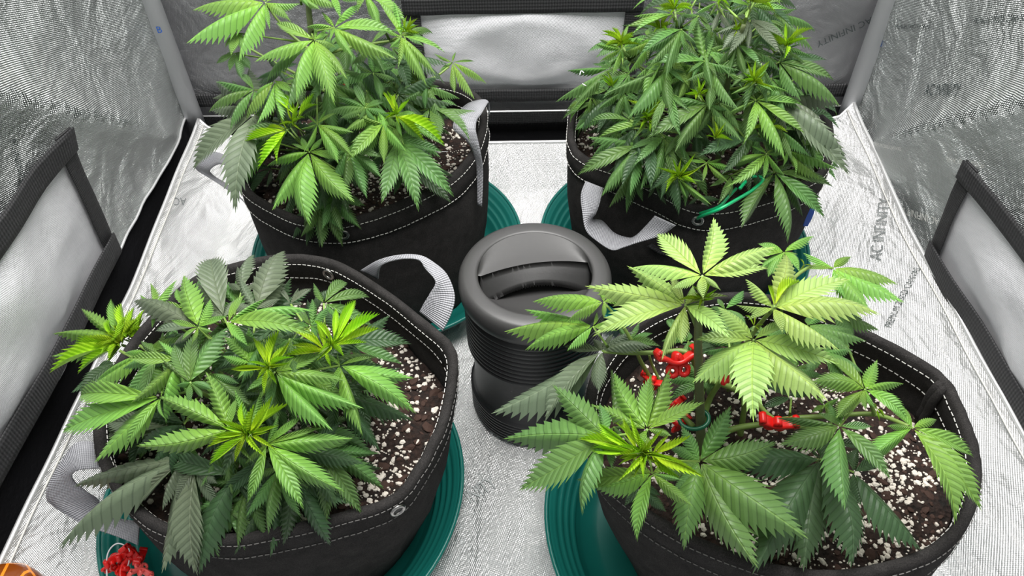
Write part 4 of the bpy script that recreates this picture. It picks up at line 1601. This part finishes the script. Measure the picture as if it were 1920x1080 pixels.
run(FR, '''
p 1317 517 z=.462 w=.40 | 1338,407,1.15 1232,438 1182,503,.85 1455,463,1.0 1443,503,.8 1352,545,.7
p 1285 572 z=.425 w=.36 | 1175,498,1.0 1096,536,.9 1260,515,.9 1110,632,1.05 1278,645,1.1 1240,677,.6 1373,637,.95 1368,556,.5 1330,600,.5
S 1318 566 z=.430 w=.020 t=9 |
p 1450 578 z=.425 w=.38 | 1473,477,1.1 1397,523,1.0 1380,572,.7 1595,523,1.15 1653,591,1.0 1575,658,1.1
y 1452 574 z=.428 | 1502,528,2.0 1440,535,1.4
p 1413 637 z=.395 w=.42 | 1298,718,1.05 1413,793,1.35 1554,754,1.15 1575,683,.95 1302,638,.8 1481,605,.8 1345,575,1.0
y 1414 612 z=.385 | 1397,592 1413,583 1433,610 1425,622,1.2
b 1470 473 z=.36 w=.36 | 1527,443 1500,512 1427,503 1390,487,.9 1420,457 1440,520
b 1562 503 z=.375 w=.36 | 1505,474,.9 1597,481,1.3 1685,534,1.1 1697,568,1.1 1633,586,1.2 1513,505,.8 1585,560,.8
y 1508 497 z=.36 | 1500,485 1525,500,1.4 1502,510
b 1132 566 z=.355 w=.36 | 998,566,1.0 1062,607,1.0 1133,598,1.0 1200,567,.8 1122,542,.8
b 1112 612 z=.335 w=.36 | 945,622,1.1 984,657,1.0 983,580,.9 1120,585,.9 1150,597,.7
g 1129 658 z=.31 w=.40 d=.2 | 920,776,1.0 1022,790,1.0 1124,736,1.1 1058,650,.8 1225,652,.8 1193,620,.8
m 1180 640 z=.315 w=.36 | 1200,605 1225,625 1240,650 1160,610
m 1135 818 z=.335 w=.38 | 943,823,1.1 1035,720,1.15 972,920,1.15 1092,968,.9 1120,840,.4
m 1150 800 z=.29 w=.36 d=.2 | 1145,690,1.0 1170,800 1120,830
b 1213 805 z=.345 w=.33 | 1107,758,.9 1152,698,1.05 1222,702,1.1 1257,690,1.0 1322,754,1.0 1180,840,.5
y 1198 850 z=.345 | 1083,823,1.5 1105,842,1.6 1121,793,1.4 1168,783,1.2 1185,876 1160,860,1.3
y 1222 853 z=.345 | 1298,815,1.4 1322,895,1.6 1277,897,1.5 1245,890,1.3 1201,875 1180,805 1255,815,1.2
S 1210 852 z=.35 w=.034 t=16 |
b 1223 887 z=.315 w=.36 | 1108,913,1.25 1080,900,.8 1195,1017,.85 1300,950,.8 1280,900,.6
m 1312 865 z=.30 w=.40 | 1277,797,1.0 1371,760,1.0 1458,828,1.1 1517,1011,1.15 1423,1067,1.1 1282,1033,1.0 1260,923,.9
d 1539 861 z=.285 w=.42 d=.2 | 1350,873,1.0 1506,1073,1.1 1410,1078,1.0 1595,1066,1.05 1517,838,.7
d 1600 885 z=.275 w=.46 | 1727,1033,1.0 1660,850,.9
m 1574 799 z=.325 w=.38 | 1458,835,1.05 1584,958,1.1 1671,902,.9 1636,800,.8 1454,784,.5 1590,745,.5
b 1711 802 z=.315 w=.33 | 1623,865,.95 1789,985,1.1 1826,858,.9 1841,960,1.0 1756,787,1.1 1690,760,.8
b 1622 730 z=.335 w=.40 | 1695,720,.7 1645,674,1.1 1567,785,.95 1515,718,1.0 1545,668,1.0 1700,785,1.0
y 1643 765 z=.30 | 1637,755,1.5 1658,783,1.5 1650,790
m 1515 610 z=.34 w=.42 | 1597,618,1.0 1625,640,1.1 1600,665 1550,590
m 1545 660 z=.34 w=.40 | 1620,700 1585,720,1.0 1600,655 1510,700
m 1360 580 z=.33 w=.42 | 1395,545 1345,560 1400,610 1340,630 1370,640
m 1560 580 z=.33 w=.42 | 1650,620 1600,640 1520,600 1620,600
m 1290 640 z=.315 w=.36 | 1250,600 1270,690 1240,640 1320,680
d 1560 830 z=.25 w=.36 | 1530,880 1600,870 1620,840 1545,800
b 1545 760 z=.26 w=.36 | 1520,775 1560,790 1575,745 1530,745
d 1200 905 z=.25 w=.36 | 1170,950 1240,930 1250,960
''')
FR.fill(10, .12, .20, .09, .045, 'md', px_ok=lambda h: h.y > .42)

# ------------------------------------------------------------------ plant-training clips, ties and wires
def clip_mesh():
    """curved red training clip: a bridge with two hooked ends and a finger ring"""
    bm = bmesh.new()
    w = .0095
    def strip(pts, w0, th=.0034):
        A = [Vector((p[0], -w0 / 2, p[1])) for p in pts]
        B = [Vector((p[0], w0 / 2, p[1])) for p in pts]
        b2 = ribbon(A, B, th, 3)
        me = bpy.data.meshes.new('x')
        b2.to_mesh(me)
        b2.free()
        bm.from_mesh(me)
        bpy.data.meshes.remove(me)
    strip([(-.0165, .006), (-.0150, .0005), (-.011, 0), (-.005, -.0035), (0, -.0045), (.005, -.0035), (.011, 0), (.0150, .0005), (.0165, .006)], w)
    strip([(-.0165, .006), (-.0135, .0085), (-.0105, .0068)], w)
    strip([(.0165, .006), (.0135, .0085), (.0105, .0068)], w)
    strip([(-.004, -.0035), (-.003, .003), (0, .0048), (.003, .003), (.004, -.0035)], w * .8)
    for k in (-1, 1):
        add_tube(bm, [(k * .0042 + .0034 * math.cos(a * PI / 6), 0, -.0088 + .0040 * math.sin(a * PI / 6)) for a in range(12)], .0021, 6, closed=True)
    me = bpy.data.meshes.new('clip')
    bm.to_mesh(me)
    bm.free()
    me.materials.append(M['red'])
    me.polygons.foreach_set('use_smooth', [True] * len(me.polygons))
    return me


CLIP = clip_mesh()


def clip(px, py, z, rot, s, label, group, mat=None):
    o = bpy.data.objects.new('training_clip', CLIP)
    C.objects.link(o)
    o.location = P(px, py, z)
    o.rotation_euler = [math.radians(a) for a in rot]
    o.scale = (s, s, s)
    if mat:
        o.material_slots[0].link = 'OBJECT'
        o.material_slots[0].material = M[mat]
    return tag(o, label, 'clip', group)


g1 = 'red training clips on the front right plant'
clip(1270, 672, .325, (-38, 0, 8), 1.25, 'red two-ring clip gripping the pale branch left of the main stem', g1)
clip(1363, 690, .325, (-20, 30, 48), 1.05, 'red clip under the drooping leaf right of the main stem', g1)
clip(1458, 792, .252, (10, 0, -8), 1.15, 'red clip on the low branch to the right over the perlite', g1)
clip(1224, 713, .245, (-10, 10, -30), .85, 'red clip half hidden behind two upright leaflets on the left', g1)
clip(1268, 757, .240, (20, 20, 50), .75, 'small red clip above the green tie ring at the stem', g1)
clip(1275, 792, .225, (0, 30, 40), .85, 'lowest red clip beside the green tie ring near the soil', g1)
clip(655, 158, .30, (-20, 0, 20), .6, 'red clip deep inside the back left plant', 'red clip in the back left plant')

g2 = 'red clips threaded on the white wire loop'
for px, py, z, r, s, lb, mt in ((222, 1046, .108, (60, 10, 30), .85, 'red clip at the upper left of the white wire loop', None),
                                (245, 1036, .112, (40, 60, -20), .80, 'topmost red clip on the white wire loop', None),
                                (234, 1066, .100, (70, -20, 80), .85, 'red clip lowest in the bunch on the white wire loop', None),
                                (262, 1048, .104, (20, 30, 100), .80, 'dark red clip in shade at the right of the wire loop', None),
                                (264, 1072, .110, (80, 40, 10), .75, 'pale red clip at the lower right of the wire loop', 'red_pale'),
                                (212, 1062, .098, (30, 80, 60), .75, 'red clip at the left foot of the wire loop', None)):
    clip(px, py, z, r, s, lb, g2, mt)
bm = bmesh.new()
pts = catmull([P(201, 1088, .10), P(200, 1050, .115), P(206, 1030, .122), P(220, 1019, .125), P(236, 1024, .122), P(243, 1034, .115), P(240, 1060, .10), P(225, 1085, .095)], 6)
add_tube(bm, pts, .0007, 8, closed=True)
tag(obj('wire_loop', bm, M['white_wire']), 'thin white wire loop holding the bunch of red clips', 'wire')

# green tie wire through the eyelet of the back right pot
root = empty('plant_tie', tuple(P(1312, 402, .235)), 'bright green coated tie wire bent through the back right pot eyelet', 'wire')
zz = .262
bm = bmesh.new()
add_tube(bm, catmull([gBR + Vector((0, .004, 0)), P(1316, 405, .243), P(1347, 393, .268), P(1380, 375, .275), P(1410, 357, .280), P(1429, 341, .284), P(1428, 333, .286), P(1411, 331, .288), P(1398, 341, .288), P(1387, 354, .287)], 6), .0021, 10)
pobj('coated_wire', bm, M['green_wire'], root)
bm = bmesh.new()
add_tube(bm, catmull([P(1312, 400, .232), P(1347, 388, .252), P(1365, 370, .262), P(1381, 353, .268)], 6), .0019, 10)
pobj('second_strand', bm, M['green_wire'], root)
# dark green tie ring around the main stem at the front right
bm = bmesh.new()
q = P(1313, 785, .246)
add_tube(bm, [q + Vector((-.006 + .014 * math.cos(a * PI / 12), .011 * math.sin(a * PI / 12), .002 * math.sin(a * PI / 12 + 1))) for a in range(24)], .0021, 10, closed=True)
tag(obj('tie_ring', bm, M['dark_green_wire']), 'dark green tie ring around the main stem of the front right plant', 'tie')

# small white curls of stripped wire by the back right plant
for (a, b, c_), lb in ((((1087, 140), (1090, 133), (1095, 137)), 'small white curl of wire above the leaf tip left of the back right plant'),
                       (((1092, 157), (1095, 159), (1099, 161)), 'tiny straight white wire end below the white curl')):
    bm = bmesh.new()
    add_tube(bm, catmull([P(*a, .345), P(*b, .347), P(*c_, .345)], 5), .0007, 6)
    tag(obj('wire_end', bm, M['white_wire']), lb, 'wire')
bm = bmesh.new()
add_tube(bm, [P(801, 284, .215), P(820, 285, .217), P(840, 284, .216)], .0006, 6)
tag(obj('soil_wire', bm, M['white_wire']), 'thin pale wire lying on the soil of the back left pot', 'wire')

# amber glazed jar at the very front left corner
jc = P(-18, 1118, .10)
root = empty('amber_jar', (jc.x, jc.y, .006), 'amber brown glossy round jar with orange swirls in the near left corner', 'jar')
bm = bmesh.new()
add_lathe(bm, [(0, 0), (.030, 0), (.036, .006), (.041, .030), (.043, .060), (.041, .082), (.034, .094), (.018, .099), (0, .100)], (jc.x, jc.y, .006), 48)
bmesh.ops.remove_doubles(bm, verts=bm.verts[:], dist=1e-5)
pobj('jar_body', bm, M['amber'], root)
